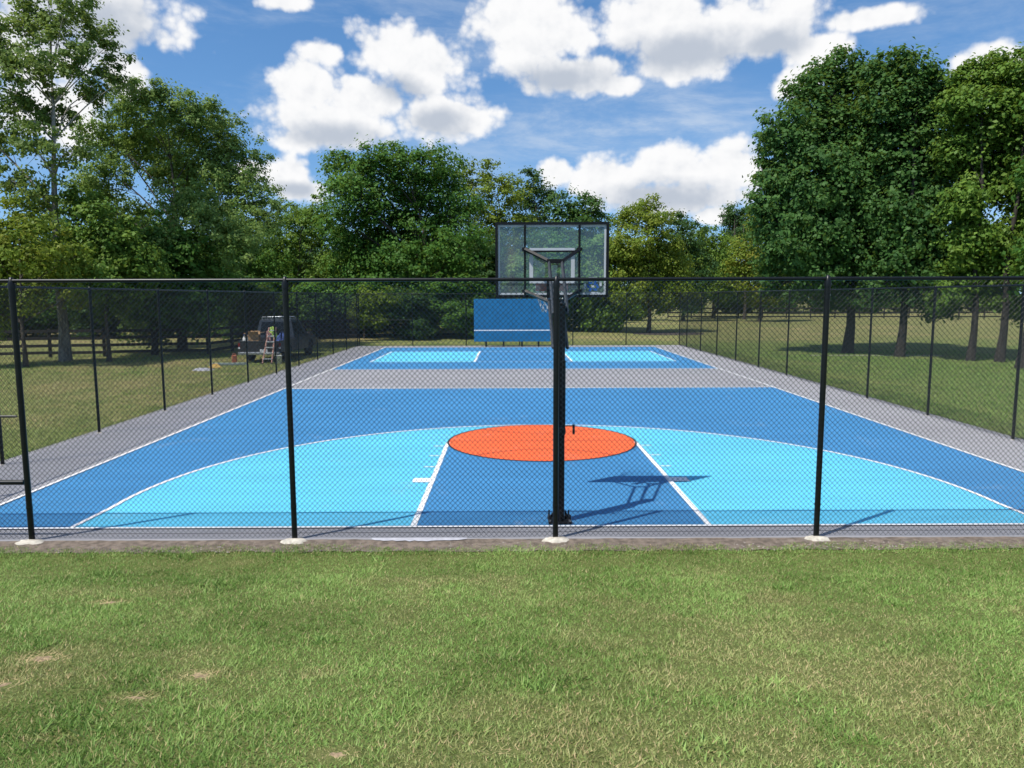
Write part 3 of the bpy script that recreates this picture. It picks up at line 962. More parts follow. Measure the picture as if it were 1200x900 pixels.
def tree(label, base, lobes_px, depth, leaf, n_leaf, trunk_r, seed, L=0.20, W=0.13, clump=0.55, per=55, shell=0.62, warm=0.12,
         bark='bark_brown', spread=0.55, name='tree', top_px=None, group=None, cat='tree', fork=0.3):
    """lobes_px: crown masses as (x, y, radius) measured on the photograph at the tree's own distance"""
    rng = np.random.default_rng(seed)
    bx, by = base
    t = thing(name, label, cat, (bx, by, -0.03), 0.0, group)
    w0 = [at(x, y, depth) for x, y, r in lobes_px]
    xs = [p.x for p in w0]
    half = max(1.0, (max(xs) - min(xs)) / 2)
    lobes = []
    for p, (x, y, r) in zip(w0, lobes_px):
        rr = r * depth / FPX
        dy = rng.uniform(-1, 1) * spread * half * (1 - 0.45 * min(1, abs(p.x - np.mean(xs)) / half))
        # moving a mass along its sight line keeps its place in the outline
        k = (depth + dy) / depth
        q = CAM_M.translation + (p - CAM_M.translation) * k
        lobes.append(((q.x - bx, q.y - by, q.z + 0.03), rr * k))
    v, T, H, tips = crown(lobes, n_leaf, L, W, rng, clump, per, shell, warm)
    me = big_mesh('crown', v, 4, T, H)
    c = link('crown', me, leaf, t)
    c['kind'] = 'stuff'
    hz = max(l[0][2] for l in lobes)
    top = None
    if top_px:
        q = at(top_px[0], top_px[1], depth); top = (q.x - bx, q.y - by, q.z)
    else:
        top = (float(np.mean([l[0][0] for l in lobes])) * 0.7, float(np.mean([l[0][1] for l in lobes])) * 0.6, hz * 0.9)
    trunk_mesh(trunk_r, hz, lobes, tips, rng, top, fork=fork).build('trunk', bark, t)
    return t

def gpt(px, py):
    """where a pixel's sight line meets the level ground"""
    d = direction(px, py)
    k = (CAM_H + 0.03) / -d.z
    return (d.x * k, d.y * k)

def depth_of(p, z=0.0):
    v = CAM_M.inverted() @ Vector((p[0], p[1], z))
    return -v.z

def build_trees():
    # right: two big maples
    b = gpt(993, 414); dp = depth_of(b)
    tree('big dark green maple with thick bare trunk, left of the two on the right meadow', b,
         [(985, 88, 30), (955, 112, 32), (1012, 112, 36), (925, 152, 32), (975, 160, 46), (918, 196, 30), (912, 225, 32), (960, 215, 48), (1005, 205, 42), (915, 268, 34), (955, 275, 46), (1000, 265, 45),
          (915, 305, 26), (960, 320, 34), (1000, 318, 38), (905, 335, 16), (990, 352, 16), (893, 245, 16), (897, 165, 12)], dp, 'leaf_maple', 84000, 0.24, 21, L=0.20, W=0.145, clump=0.60, shell=0.70, warm=0.06, fork=0.28, bark='bark_dark')
    b = gpt(1054, 418); dp = depth_of(b)
    tree('big dark green maple beside the taller one, right of the two on the right meadow', b,
         [(1040, 82, 26), (1068, 92, 30), (1095, 112, 24), (1045, 128, 40), (1088, 150, 36), (1050, 185, 46), (1098, 205, 38), (1050, 245, 46), (1095, 262, 40), (1052, 302, 42), (1100, 312, 34), (1078, 335, 28), (1100, 360, 18), (1030, 340, 22)],
         dp, 'leaf_maple', 66000, 0.20, 22, L=0.20, W=0.145, clump=0.60, shell=0.70, warm=0.06, fork=0.28, bark='bark_dark')
    b = gpt(1137, 423); dp = depth_of(b)
    tree('airy mid green tree on the right meadow beside the big maples', b,
         [(1140, 95, 24), (1165, 88, 26), (1128, 128, 24), (1160, 135, 34), (1130, 178, 28), (1165, 190, 34), (1128, 240, 28), (1150, 285, 32), (1130, 325, 26), (1110, 352, 18)],
         dp, 'leaf_bright', 34000, 0.16, 23, bark='bark_dark', L=0.19, W=0.12, clump=0.58, shell=0.55, warm=0.10, spread=0.8)
    b = gpt(1171, 424); dp = depth_of(b)
    tree('loose bright green tree at the right edge, low leaves hanging by its trunk', b,
         [(1195, 85, 30), (1215, 120, 34), (1195, 155, 34), (1220, 200, 36), (1190, 225, 30), (1205, 265, 34), (1175, 300, 30), (1215, 310, 34), (1172, 345, 18), (1190, 360, 16), (1240, 160, 34), (1240, 250, 34)],
         dp, 'leaf_bright', 38000, 0.18, 24, bark='bark_dark', L=0.19, W=0.12, clump=0.58, shell=0.55, warm=0.12, spread=0.8)
    b = gpt(1199, 432); dp = depth_of(b)
    tree('dark trunked tree cut by the right edge, nearest of the meadow trees', b,
         [(1260, 120, 50), (1250, 200, 50), (1300, 160, 55), (1245, 280, 44), (1300, 260, 50), (1232, 330, 30), (1270, 60, 46)],
         dp, 'leaf_oak', 20000, 0.26, 25, bark='bark_dark', L=0.2, W=0.13, clump=0.6)
    # left: tall open tree at the frame edge
    b = gpt(77, 423); dp = depth_of(b)
    tree('tall open pale barked tree rising out of the picture at the left edge', b,
         [(62, -30, 40), (95, -5, 30), (30, 15, 34), (70, 30, 36), (110, 32, 26), (10, 70, 34), (50, 80, 34), (92, 72, 32), (132, 78, 24), (15, 120, 30), (62, 128, 32), (105, 112, 28), (142, 95, 16), (40, 175, 32),
          (-15, 150, 40), (85, 175, 28), (10, 215, 28), (55, 230, 28), (-20, 40, 40), (125, 55, 18)], dp, 'leaf_dusty', 30000, 0.24, 31, L=0.17, W=0.105, clump=0.50, per=85, shell=0.35, warm=0.16,
         bark='bark_pale', spread=0.7, top_px=(62, 40))
    b = gpt(214, 411); dp = depth_of(b)
    tree('wide spreading tree with arching limbs beside the tall open tree', b,
         [(170, 108, 24), (150, 130, 30), (198, 128, 32), (228, 128, 28), (252, 155, 34), (190, 165, 38), (150, 168, 32), (232, 190, 40), (280, 190, 32), (115, 160, 26), (118, 200, 32), (262, 220, 34), (298, 228, 28), (205, 205, 26), (300, 265, 26),
          (320, 250, 18), (105, 240, 30), (240, 255, 34), (280, 280, 34), (215, 235, 30), (180, 200, 20), (150, 260, 34), (190, 285, 34), (235, 305, 34)], dp, 'leaf_olive', 80000, 0.24, 32, L=0.165, W=0.10, clump=0.52, per=60, shell=0.56, warm=0.12,
         bark='bark_brown', spread=0.75, top_px=(200, 160), fork=0.4)
    # left understorey
    def clumpy(label, px, leaf, n, seed, depth, base, L=0.17, W=0.11, warm=0.14, r=0.10, name='tree', spread=0.7, shell=0.55, cat='tree', bark='bark_brown', group=None):
        tree(label, base, px, depth, leaf, n, r, seed, L=L, W=W, warm=warm, spread=spread, shell=shell, name=name, cat=cat, clump=0.5, bark=bark, group=group)
    p = at(30, 425, 31.0)
    clumpy('yellow green bushy tree at the left edge below the tall open tree', [(20, 262, 32), (-5, 285, 36), (48, 290, 34), (15, 325, 36), (66, 322, 30), (90, 345, 20), (40, 352, 22), (-30, 310, 40), (-20, 360, 40), (85, 300, 18)], 'leaf_yellow', 20000, 41, 31.0, (p.x, p.y), warm=0.2)
    p = at(128, 421, 33.5)
    clumpy('fresh green bushy tree between the tall open tree and the spreading tree', [(95, 240, 24), (120, 265, 32), (88, 285, 30), (142, 295, 34), (112, 325, 34), (150, 335, 28), (125, 358, 22), (170, 310, 24)], 'leaf_bright', 22000, 42, 33.5, (p.x, p.y))
    p = at(175, 418, 43)
    clumpy('round grey green bush behind the black board fence', [(165, 350, 24), (185, 362, 24), (160, 378, 22), (185, 388, 20)], 'leaf_dusty', 7000, 43, 40, (p.x, p.y), name='bush', cat='bush', r=0.05)
    p = at(180, 416, 37.5)
    clumpy('dense green tree under the spreading tree', [(180, 280, 30), (215, 300, 36), (195, 330, 36), (240, 335, 36), (225, 365, 30), (160, 310, 30), (180, 365, 28)], 'leaf_oak', 21000, 44, 37.5, (p.x, p.y), L=.2, W=.14)
    p = at(285, 412, 54)
    clumpy('dense green tree behind the parked pickup', [(275, 270, 32), (300, 295, 38), (265, 320, 40), (310, 335, 42), (280, 370, 40), (330, 370, 34), (250, 375, 34)], 'leaf_oak', 20000, 45, 54, (p.x, p.y), L=.2, W=.14)
    p = at(350, 408, 58)
    clumpy('light green tree between the spreading tree and the big oak', [(345, 255, 28), (365, 245, 22), (335, 285, 34), (375, 280, 34), (355, 320, 40), (390, 325, 36), (360, 365, 40), (400, 372, 30), (330, 350, 26)], 'leaf_bright', 24000, 46, 58, (p.x, p.y), L=.21, W=.14)
    p = at(427, 404, 52)
    clumpy('bright green bush hanging over the far left corner of the fence', [(432, 352, 18), (445, 366, 18), (425, 372, 15), (455, 352, 14)], 'leaf_yellow', 6000, 47, 49, (p.x, p.y), warm=0.05, name='bush', cat='bush', r=0.05)
    # centre
    p = gpt(492, 401); dp = 54.0
    tree('big rounded dark green oak behind the far fence, left of the backboard', (p[0], 55.0),
         [(402, 200, 26), (432, 190, 26), (465, 182, 24), (495, 188, 28), (522, 202, 26), (415, 232, 36), (462, 225, 40), (508, 238, 38), (545, 245, 24), (400, 262, 28), (440, 272, 42), (492, 282, 44), (540, 288, 32), (420, 312, 38), (470, 322, 44), (525, 330, 40),
          (440, 352, 34), (500, 362, 36), (545, 350, 26), (388, 222, 14)], dp, 'leaf_oak', 66000, 0.36, 51, L=0.24, W=0.16, clump=0.75, shell=0.62, warm=0.05, spread=0.6)
    p = at(592, 402, 68)
    tree('yellowish green tree just left of the backboard', (p.x, p.y), [(545, 205, 18), (570, 208, 22), (592, 222, 24), (556, 240, 26), (585, 255, 30), (605, 275, 28), (575, 290, 32), (600, 318, 32), (570, 335, 32), (605, 362, 30)], 68, 'leaf_yellow', 24000, 0.2, 52,
         L=0.24, W=0.16, clump=0.7, warm=0.12)
    p = at(632, 400, 76)
    tree('dark crowned tree peeping out above the backboard', (p.x, p.y), [(622, 214, 18), (635, 232, 22), (612, 238, 16), (625, 262, 28), (640, 292, 32), (620, 325, 34)], 76, 'leaf_dark', 15000, 0.2, 53, L=0.26, W=0.18, clump=0.7)
    p = at(682, 400, 64)
    tree('dense green tree seen through the clear backboard', (p.x, p.y), [(655, 242, 18), (678, 240, 20), (698, 248, 18), (665, 262, 24), (690, 272, 26), (650, 288, 28), (680, 305, 34), (705, 300, 20), (655, 330, 34), (695, 335, 30), (670, 365, 34)], 64, 'leaf_maple', 26000, 0.2, 54,
         L=0.24, W=0.16, clump=0.7)
    b = gpt(760, 390)
    tree('yellow green tree over a dark patch of ground, right of the backboard', b, [(735, 258, 18), (755, 248, 20), (772, 262, 20), (742, 285, 26), (775, 292, 26), (725, 305, 24), (755, 318, 30), (788, 318, 24), (735, 340, 24), (775, 345, 24), (715, 335, 18), (800, 345, 18)], depth_of(b), 'leaf_yellow', 30000, 0.17, 55,
         L=0.22, W=0.14, clump=0.65, warm=0.16)
    p = at(800, 385, 86)
    tree('small dark tree behind the yellow green tree', (p.x, p.y), [(790, 262, 18), (805, 275, 20), (795, 300, 26), (815, 315, 26), (800, 340, 28)], 86, 'leaf_dark', 12000, 0.2, 56, L=0.3, W=0.2, clump=0.8)
    p = at(835, 380, 96)
    tree('rounded fresh green tree in the gap before the big maple', (p.x, p.y), [(825, 285, 22), (845, 292, 20), (815, 308, 22), (838, 322, 28), (858, 330, 22), (825, 342, 24)], 96, 'leaf_bright', 15000, 0.2, 57, L=0.32, W=0.2, clump=0.85, warm=0.2)
    p = at(872, 378, 92)
    tree('dark topped tree half hidden by the big maple', (p.x, p.y), [(858, 252, 14), (872, 262, 18), (865, 282, 20)], 100, 'leaf_dark', 9000, 0.2, 58, L=0.3, W=0.2, clump=0.8)
    p = at(890, 378, 84)
    tree('tree with a touch of autumn yellow, half hidden by the big maple', (p.x, p.y), [(885, 265, 16), (905, 270, 18), (880, 295, 24), (908, 305, 24), (870, 320, 22), (895, 335, 26)], 84, 'leaf_yellow', 15000, 0.2, 59, L=0.28, W=0.18, clump=0.8, warm=0.3)
build_trees()

def build_wood():
    """the wood behind: a few kinds of tree, each standing many times"""
    kinds = []
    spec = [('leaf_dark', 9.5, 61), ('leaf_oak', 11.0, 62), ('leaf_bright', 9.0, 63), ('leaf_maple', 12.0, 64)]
    for leaf, h, seed in spec:
        rng = np.random.default_rng(seed)
        lobes = []
        for k in range(15):
            a = rng.uniform(0, 6.28); z = rng.uniform(0.12, 0.9) * h
            rr = (0.10 + 0.22 * math.sin(math.pi * min(1, z / h * 0.92 + 0.05))) * h * rng.uniform(0.6, 1.0)
            lobes.append(((rr * math.cos(a) * 0.8, rr * math.sin(a) * 0.8, z), h * rng.uniform(0.12, 0.19)))
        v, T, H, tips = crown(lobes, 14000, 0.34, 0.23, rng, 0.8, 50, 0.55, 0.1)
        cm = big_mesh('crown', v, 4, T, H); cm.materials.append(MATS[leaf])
        tm = trunk_mesh(0.2, h, lobes, tips, rng, (0.2, 0.1, h * 0.85), branch=False).mesh('trunk'); tm.materials.append(MATS['bark_brown'])
        kinds.append((cm, tm, h))
    rng = np.random.default_rng(77)
    spots = []
    # close behind the farm fence on the left and centre
    for i in range(22):
        px = -60 + i * 37 + rng.uniform(-10, 10)
        d = rng.uniform(60, 74)
        spots.append((px, d, rng.uniform(0.62, 0.85)))
    for i in range(16):
        px = -40 + i * 52
        d = rng.uniform(78, 92)
        spots.append((px, d, rng.uniform(0.8, 1.0)))
    # the far side of the right-hand meadow
    for i in range(18):
        px = 780 + i * 30 + rng.uniform(-8, 8)
        d = rng.uniform(122, 140)
        spots.append((px, d, rng.uniform(0.9, 1.3)))
    for i in range(19):
        spots.append((-70 + i * 36 + rng.uniform(-9, 9), rng.uniform(50, 57), -rng.uniform(0.34, 0.46)))
    for px, d, s in spots:
        cm, tm, h = kinds[int(rng.integers(0, 4))]
        if s < 0:                        # bushes of the undergrowth, dark leaf kinds stand in for canopy shade
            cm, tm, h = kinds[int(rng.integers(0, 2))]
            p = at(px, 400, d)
            t = thing('bush', 'bush at the foot of the wood, dark leaf colour standing in for canopy shade', 'bush', (p.x, p.y, -0.35), rng.uniform(0, 6.28), 'bushes of the undergrowth')
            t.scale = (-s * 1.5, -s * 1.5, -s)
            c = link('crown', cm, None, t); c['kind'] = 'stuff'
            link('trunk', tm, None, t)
            continue
        p = at(px, 390, d)
        t = thing('tree', 'leafy tree of the wood massed behind the nearer trees', 'tree', (p.x, p.y, -0.05), rng.uniform(0, 6.28), 'trees of the wood behind')
        t.scale = (s, s, s * rng.uniform(0.9, 1.1))
        c = link('crown', cm, None, t); c['kind'] = 'stuff'
        link('trunk', tm, None, t)
build_wood()

# ------------------------------------------------------------------ pickup and what lies about it
def build_truck():
    ox, oy = -10.95, 32.7
    t = thing('pickup_truck', 'dark grey pickup truck parked on the grass left of the court, tail towards us', 'truck', (ox, oy, -0.03), R(-1.5))
    W = 0.94
    def arch(cy, r, n=9):
        return [(cy - r * math.cos(math.pi * k / n), 0.42 + r * math.sin(math.pi * k / n)) for k in range(n + 1)]
    # bed sides
    prof_bed = [(0.03, 0.50)] + arch(1.10, 0.43) + [(1.98, 0.46), (1.98, 0.97), (0.03, 0.97)]
    for s in (-1, 1):
        a, b = (W - 0.07, W) if s > 0 else (-W, -W + 0.07)
        MB().prism(prof_bed, 'X', a, b).build('bed_side', 'truck_paint', t)
    MB().box((0, 1.0, 0.56), (2 * W - 0.15, 1.94, 0.05)).box((0, 1.96, 0.81), (2 * W - 0.15, 0.06, 0.32)).build('bed_floor', 'truck_dark', t)
    tgate = MB().box((0, 0.0, 0.71), (2 * W - 0.12, 0.06, 0.50), bev=0.015).build('tailgate', 'truck_dark', t)
    MB().box((0, -0.036, 0.84), (0.26, 0.018, 0.09), bev=0.006).build('handle', 'truck_dark', tgate)
    MB().box((0, -0.034, 0.945), (2 * W - 0.14, 0.02, 0.035), bev=0.004).build('top_trim', 'arm_grey', tgate)
    MB().box((0.24, -0.195, 0.53), (0.34, 0.012, 0.15), bev=0.004).build('number_plate', 'plate_white', t)
    MB().box((0, -0.10, 0.42), (2 * W - 0.04, 0.17, 0.13), bev=0.03).build('rear_bumper', 'bumper_chrome', t)
    for s in (-1, 1):
        l = MB().box((s * (W - 0.04), -0.012, 0.74), (0.10, 0.05, 0.26), bev=0.012).build('tail_light', 'lamp_red', t)
        MB().box((s * (W - 0.04), -0.040, 0.66), (0.085, 0.012, 0.08), bev=0.004).build('reverse_lens', 'plate_white', l)
    # cab and bonnet
    lower = [(2.02, 0.44), (4.02, 0.40)] + arch(4.52, 0.43) + [(5.42, 0.46), (5.46, 0.72), (5.38, 0.92), (4.25, 1.02), (2.02, 1.03)]
    MB().prism(lower, 'X', -W, W).build('body', 'truck_paint', t)
    # greenhouse with sloped screens
    def ring(z, y0, y1, hw):
        return [(-hw, y0, z), (hw, y0, z), (hw, y1, z), (-hw, y1, z)]
    v = ring(1.035, 2.03, 4.15, 0.90) + ring(1.80, 2.16, 3.42, 0.74) + ring(1.87, 2.30, 3.30, 0.66)
    fs = [(i, (i + 1) % 4, 4 + (i + 1) % 4, 4 + i) for i in range(4)] + [(4 + i, 4 + (i + 1) % 4, 8 + (i + 1) % 4, 8 + i) for i in range(4)] + [(8, 9, 10, 11)]
    MB().add(v, fs).build('cab', 'truck_paint', t)
    def pane(name, q, mat='car_glass', thick=0.008):
        q = [Vector(p) for p in q]
        n = (q[1] - q[0]).cross(q[3] - q[0]).normalized()
        c = sum(q, Vector()) / 4
        if n.dot(c - Vector((0, 3.0, 1.4))) < 0:
            n = -n
        return MB().add([p + n * thick for p in q] + [p - n * 0.02 for p in q],
                        [(0, 1, 2, 3), (7, 6, 5, 4)] + [(i, (i + 1) % 4, 4 + (i + 1) % 4, 4 + i) for i in range(4)]).build(name, mat, t)
    def lerp(a, b, u): return tuple(x + (y - x) * u for x, y in zip(a, b))
    def quad(a, b, c, d, u0, u1, w0, w1):
        f = lambda u, w_: lerp(lerp(a, b, u), lerp(d, c, u), w_)
        return [f(u0, w0), f(u1, w0), f(u1, w1), f(u0, w1)]
    pane('rear_window', quad(v[0], v[1], v[5], v[4], .09, .91, .12, .90))
    pane('windscreen', quad(v[3], v[2], v[6], v[7], .06, .94, .06, .94))
    for s in (0, 1):
        A = (v[1], v[2], v[6], v[5]) if s else (v[0], v[3], v[7], v[4])
        pane('side_window', quad(*A, .07, .36, .10, .90))
        pane('side_window', quad(*A, .41, .80, .10, .90))
        x = W if s else -W
        sg = 1 if s else -1
        for (y0, y1) in ((2.18, 2.86), (2.90, 3.95)):
            d = MB().box((x + sg * 0.004, (y0 + y1) / 2, 0.74), (0.018, y1 - y0, 0.54), bev=0.006).build('door', 'truck_paint', t)
            MB().box((x + sg * 0.026, y0 + 0.13, 0.90), (0.03, 0.16, 0.035), bev=0.008).build('handle', 'truck_dark', d)
        MB().box((x + sg * 0.09, 3.92, 1.10), (0.20, 0.09, 0.16), bev=0.03).build('wing_mirror', 'truck_dark', t)
        for cy in (1.10, 4.52):
            w = thing('wheel', None, None, (x - sg * 0.13, cy, 0.375)); w.parent = t
            MB().lathe([(0.22, -0.12), (0.34, -0.12), (0.375, -0.09), (0.375, 0.09), (0.34, 0.12), (0.22, 0.12)], 24, axis='X').build('tyre', 'rubber', w)
            MB().lathe([(0.215, -0.10), (0.215, 0.085), (0.19, 0.10), (0.06, 0.085), (0.05, 0.11), (0.0, 0.11)] if s else [(0.215, 0.10), (0.215, -0.085), (0.19, -0.10), (0.06, -0.085), (0.05, -0.11), (0.0, -0.11)], 20, axis='X').build('rim', 'rim_alloy', w)
    MB().box((0, 2.6, 0.42), (1.3, 5.0, 0.14)).build('chassis', 'truck_dark', t)
    # rack bars across the cab roof
    for y in (2.30, 3.05):
        MB().tube([(-0.66, y, 1.88), (-0.66, y, 1.955), (0.66, y, 1.955), (0.66, y, 1.88)], 0.018, 6).build('roof_bar', 'aluminium', t)
    return ox, oy
TX, TY = build_truck()

def cardboard_box(label, c, size, rz, open_=True):
    t = thing('cardboard_box', label, 'box', c, rz)
    w, d, h = size
    th = 0.008
    m = MB()
    m.box((0, 0, th / 2), (w, d, th))
    for s in (-1, 1):
        m.box((s * (w / 2 - th / 2), 0, h / 2 + th / 2), (th, d, h)); m.box((0, s * (d / 2 - th / 2), h / 2 + th / 2), (w - 2 * th, th, h))
    m.build('carton', 'cardboard', t)
    for s in (-1, 1):
        f = MB().box((0, 0, 0), (w * 0.5, d * 0.96, th)).build('flap', 'cardboard', t)
        f.location = (s * (w / 2 + w * 0.21), 0, h + 0.045 * (1 + s)); f.rotation_euler = (0, -s * 0.35 + 0.25, 0)
        f = MB().box((0, 0, 0), (w * 0.92, d * 0.45, th)).build('flap', 'cardboard', t)
        f.location = (0, s * (d / 2 + d * 0.12), h + d * 0.17); f.rotation_euler = (s * 0.95, 0, 0)

def jug(label, c, mat, h=0.34, r=0.085, name='jug', cat='jug', rz=0.0):
    t = thing(name, label, cat, c, rz)
    MB().lathe([(r * 0.9, 0), (r, 0.02), (r, h * 0.6), (r * 0.75, h * 0.75), (r * 0.32, h * 0.86), (r * 0.30, h * 0.93)], 14).tube([(r * 0.25, 0, h * 0.86), (r * 0.8, 0, h * 0.84), (r * 1.0, 0, h * 0.62), (r * 0.9, 0, h * 0.5)], 0.013, 6).build('bottle', mat, t)
    MB().lathe([(r * 0.36, h * 0.93), (r * 0.36, h), (0, h)], 12).build('cap', 'plastic_white' if mat != 'plastic_white' else 'cloth_blue', t)

def cloth_heap(name, label, cat, c, size, mat, seed, rz=0.0):
    """crumpled fabric: a low lumpy mound with folds"""
    rng = np.random.default_rng(seed)
    n, k = 26, 9
    vs, fs = [], []
    ph = rng.uniform(0, 6.28, 6)
    for j in range(k + 1):
        f = j / k
        for i in range(n):
            a = 2 * math.pi * i / n
            edge = 1 + 0.16 * math.sin(3 * a + ph[0]) + 0.10 * math.sin(7 * a + ph[1]) + 0.05 * math.sin(13 * a + ph[2])
            rr = (1 - f) * edge
            hgt = (1 - (1 - f) ** 2.4) * (0.85 + 0.20 * math.sin(5 * a + ph[3] + 3 * f)) + 0.08 * math.sin(9 * a + 9 * f + ph[4]) * (1 - f) * f * 4
            vs.append((rr * size[0] / 2 * math.cos(a), rr * size[1] / 2 * math.sin(a), max(0.002, hgt * size[2])))
    for j in range(k):
        for i in range(n):
            fs.append((j * n + i, j * n + (i + 1) % n, (j + 1) * n + (i + 1) % n, (j + 1) * n + i))
    o = MB().add(vs, fs, True).build(name, mat)
    o.location = c; o.rotation_euler = (0, 0, rz)
    return tag(o, label, cat)

def build_clutter():
    bx, by = TX, TY
    cardboard_box('open cardboard box with flaps up in the pickup bed', (bx - 0.33, by + 0.34, 0.585), (0.46, 0.42, 0.62), 0.15)
    cloth_heap('cloth_heap', 'dusty pink crumpled cloth heaped in the pickup bed beside the box', 'cloth', (bx + 0.22, by + 0.60, 0.585), (0.55, 0.5, 0.72), 'cloth_pink', 3)
    cloth_heap('cloth_bundle', 'yellow green work vest bundled at the front of the pickup bed', 'vest', (bx + 0.02, by + 1.70, 0.91), (0.6, 0.4, 0.56), 'hivis', 4)
    cloth_heap('tarpaulin', 'blue tarpaulin bunched in the right of the pickup bed', 'tarpaulin', (bx + 0.62, by + 1.25, 0.585), (0.52, 0.95, 0.66), 'cloth_blue', 6)
    tb = MB().box((0, 0, 0.16), (0.95, 0.42, 0.32), bev=0.02).build('tool_chest', 'truck_dark'); tb.location = (bx + 0.1, by + 1.70, 0.585)
    tag(tb, 'black tool chest across the front of the pickup bed', 'tool chest')
    jug('white plastic jug on the left of the pickup bed, outer of two', (bx - 0.76, by + 0.30, 0.585), 'plastic_white', 0.62, 0.09)
    jug('white plastic jug on the left of the pickup bed, nearer the box', (bx - 0.62, by + 0.24, 0.585), 'plastic_white', 0.62, 0.085)
    # step ladder leaning against the tailgate
    t = thing('ladder', 'orange sided ladder with silver rungs leaning on the pickup tailgate', 'ladder', (bx + 0.62, by - 0.70, -0.03), R(3))
    H, dyl = 1.56, 0.62
    for s in (-1, 1):
        x0, x1 = (-0.30, -0.10) if s < 0 else (0.10, 0.17)
        MB().tube([(x0, 0.0, 0.0), (x1, dyl, H)], 0.034, 4, smooth=False).build('rail', 'ladder_rail', t)
        MB().box((x0, 0.0, 0.025), (0.09, 0.09, 0.05), bev=0.01).build('foot', 'rubber', t)
    for k in range(6):
        f = 0.14 + 0.155 * k
        xa, xb = -0.30 + 0.20 * f, 0.10 + 0.07 * f
        MB().box(((xa + xb) / 2, dyl * f, H * f), (xb - xa, 0.085, 0.045), bev=0.006).build('rung', 'aluminium', t)
    # bucket by the ladder
    t = thing('bucket', 'white plastic bucket on the grass beside the ladder', 'bucket', (bx + 0.98, by - 0.55, -0.03))
    MB().lathe([(0.0, 0.006), (0.12, 0.0), (0.145, 0.34), (0.152, 0.345), (0.152, 0.37), (0.138, 0.37), (0.115, 0.02), (0, 0.02)], 18).build('pail', 'plastic_white', t)
    MB().tube([(0.15 * math.cos(math.pi * k / 10), -0.06 * math.sin(math.pi * k / 10) - 0.03, 0.35 - 0.16 * math.sin(math.pi * k / 10)) for k in range(11)], 0.004, 5).build('handle', 'aluminium', t)
    # fuel can beside the left rear wheel
    t = thing('fuel_can', 'orange plastic fuel can on the grass left of the pickup', 'fuel can', (bx - 1.10, by - 0.10, -0.03), 0.4)
    t.scale = (0.6, 0.6, 0.75)
    MB().box((0, 0, 0.25), (0.36, 0.24, 0.46), bev=0.05).tube([(-0.12, 0, 0.48), (-0.10, 0, 0.56), (0.08, 0, 0.56), (0.11, 0, 0.48)], 0.02, 6).build('can_body', 'plastic_orange', t)
    MB().tube([(0.13, 0, 0.46), (0.17, 0, 0.58), (0.27, 0, 0.64)], [0.03, 0.022, 0.014], 8).build('spout', 'truck_dark', t)
    # boards, cloths lying on the grass
    q = gpt(268, 428)
    o = MB().box((0, 0, 0.05), (1.55, 0.24, 0.10), bev=0.01).build('plank', 'board_grey'); o.location = (q[0], q[1], -0.03); o.rotation_euler = (0, 0, R(6))
    tag(o, 'grey green plank lying on the grass before the pickup', 'plank')
    q = gpt(252, 431)
    cloth_heap('cloth_heap', 'yellow work gloves and cloth dropped on the grass by the plank', 'cloth', (q[0], q[1], -0.03), (0.5, 0.4, 0.17), 'cloth_yellow', 8)
    q = gpt(238, 434)
    cloth_heap('plastic_sheet', 'crumpled pale plastic sheet on the grass left of the plank', 'plastic sheet', (q[0], q[1], -0.03), (0.85, 0.6, 0.10), 'concrete_film', 9)
build_clutter()

# ------------------------------------------------------------------ grass
def vnoise(x, y, seed, scale):
    """smooth value noise in numpy"""
    rng = np.random.default_rng(seed)
    g = rng.uniform(0, 1, (64, 64))
    u, v = x * scale, y * scale
    i, j = np.floor(u).astype(int), np.floor(v).astype(int)
    fu, fv = u - i, v - j
    fu = fu * fu * (3 - 2 * fu); fv = fv * fv * (3 - 2 * fv)
    G = lambda a, b: g[a % 64, b % 64]
    return (G(i, j) * (1 - fu) + G(i + 1, j) * fu) * (1 - fv) + (G(i, j + 1) * (1 - fu) + G(i + 1, j + 1) * fu) * fv

def dryness(x, y):
    d = 0.5 * vnoise(x, y, 1, 0.9) + 0.3 * vnoise(x, y, 2, 2.3) + 0.2 * vnoise(x, y, 3, 6.1)
    d = np.clip((d - 0.53 + 0.035 * np.clip(6.0 - y, -1.5, 2.5)) / 0.26, 0, 1) * 0.60
    for (px, py, rx, ry, s) in BARE:
        d = np.maximum(d, s * np.clip(1.4 - 1.4 * np.hypot((x - px) / rx, (y - py) / ry), 0, 1) * (0.85 + 0.4 * vnoise(x, y, 4, 9.0)))
    return np.clip(d, 0, 1)

def bank_pt(px, py):
    """where a pixel's sight line meets the bank"""
    d = direction(px, py)
    k = 1.0
    while CAM_H + d.z * k > slope(d.y * k) and k < 40:
        k += 0.01
    return (d.x * k, d.y * k)
BARE = [bank_pt(130, 706) + (0.26, 0.13, 1.0), bank_pt(50, 772) + (0.34, 0.22, 0.9), bank_pt(4, 803) + (0.16, 0.16, 1.0), bank_pt(235, 792) + (0.28, 0.2, 0.85), bank_pt(372, 790) + (0.2, 0.14, 0.6),
        bank_pt(280, 660) + (0.22, 0.14, 0.7), bank_pt(160, 818) + (0.22, 0.10, 0.8), bank_pt(590, 880) + (0.22, 0.14, 0.7), bank_pt(955, 800) + (0.2, 0.16, 0.6), bank_pt(395, 885) + (0.2, 0.1, 0.8), bank_pt(60, 865) + (0.2, 0.08, 0.7)]

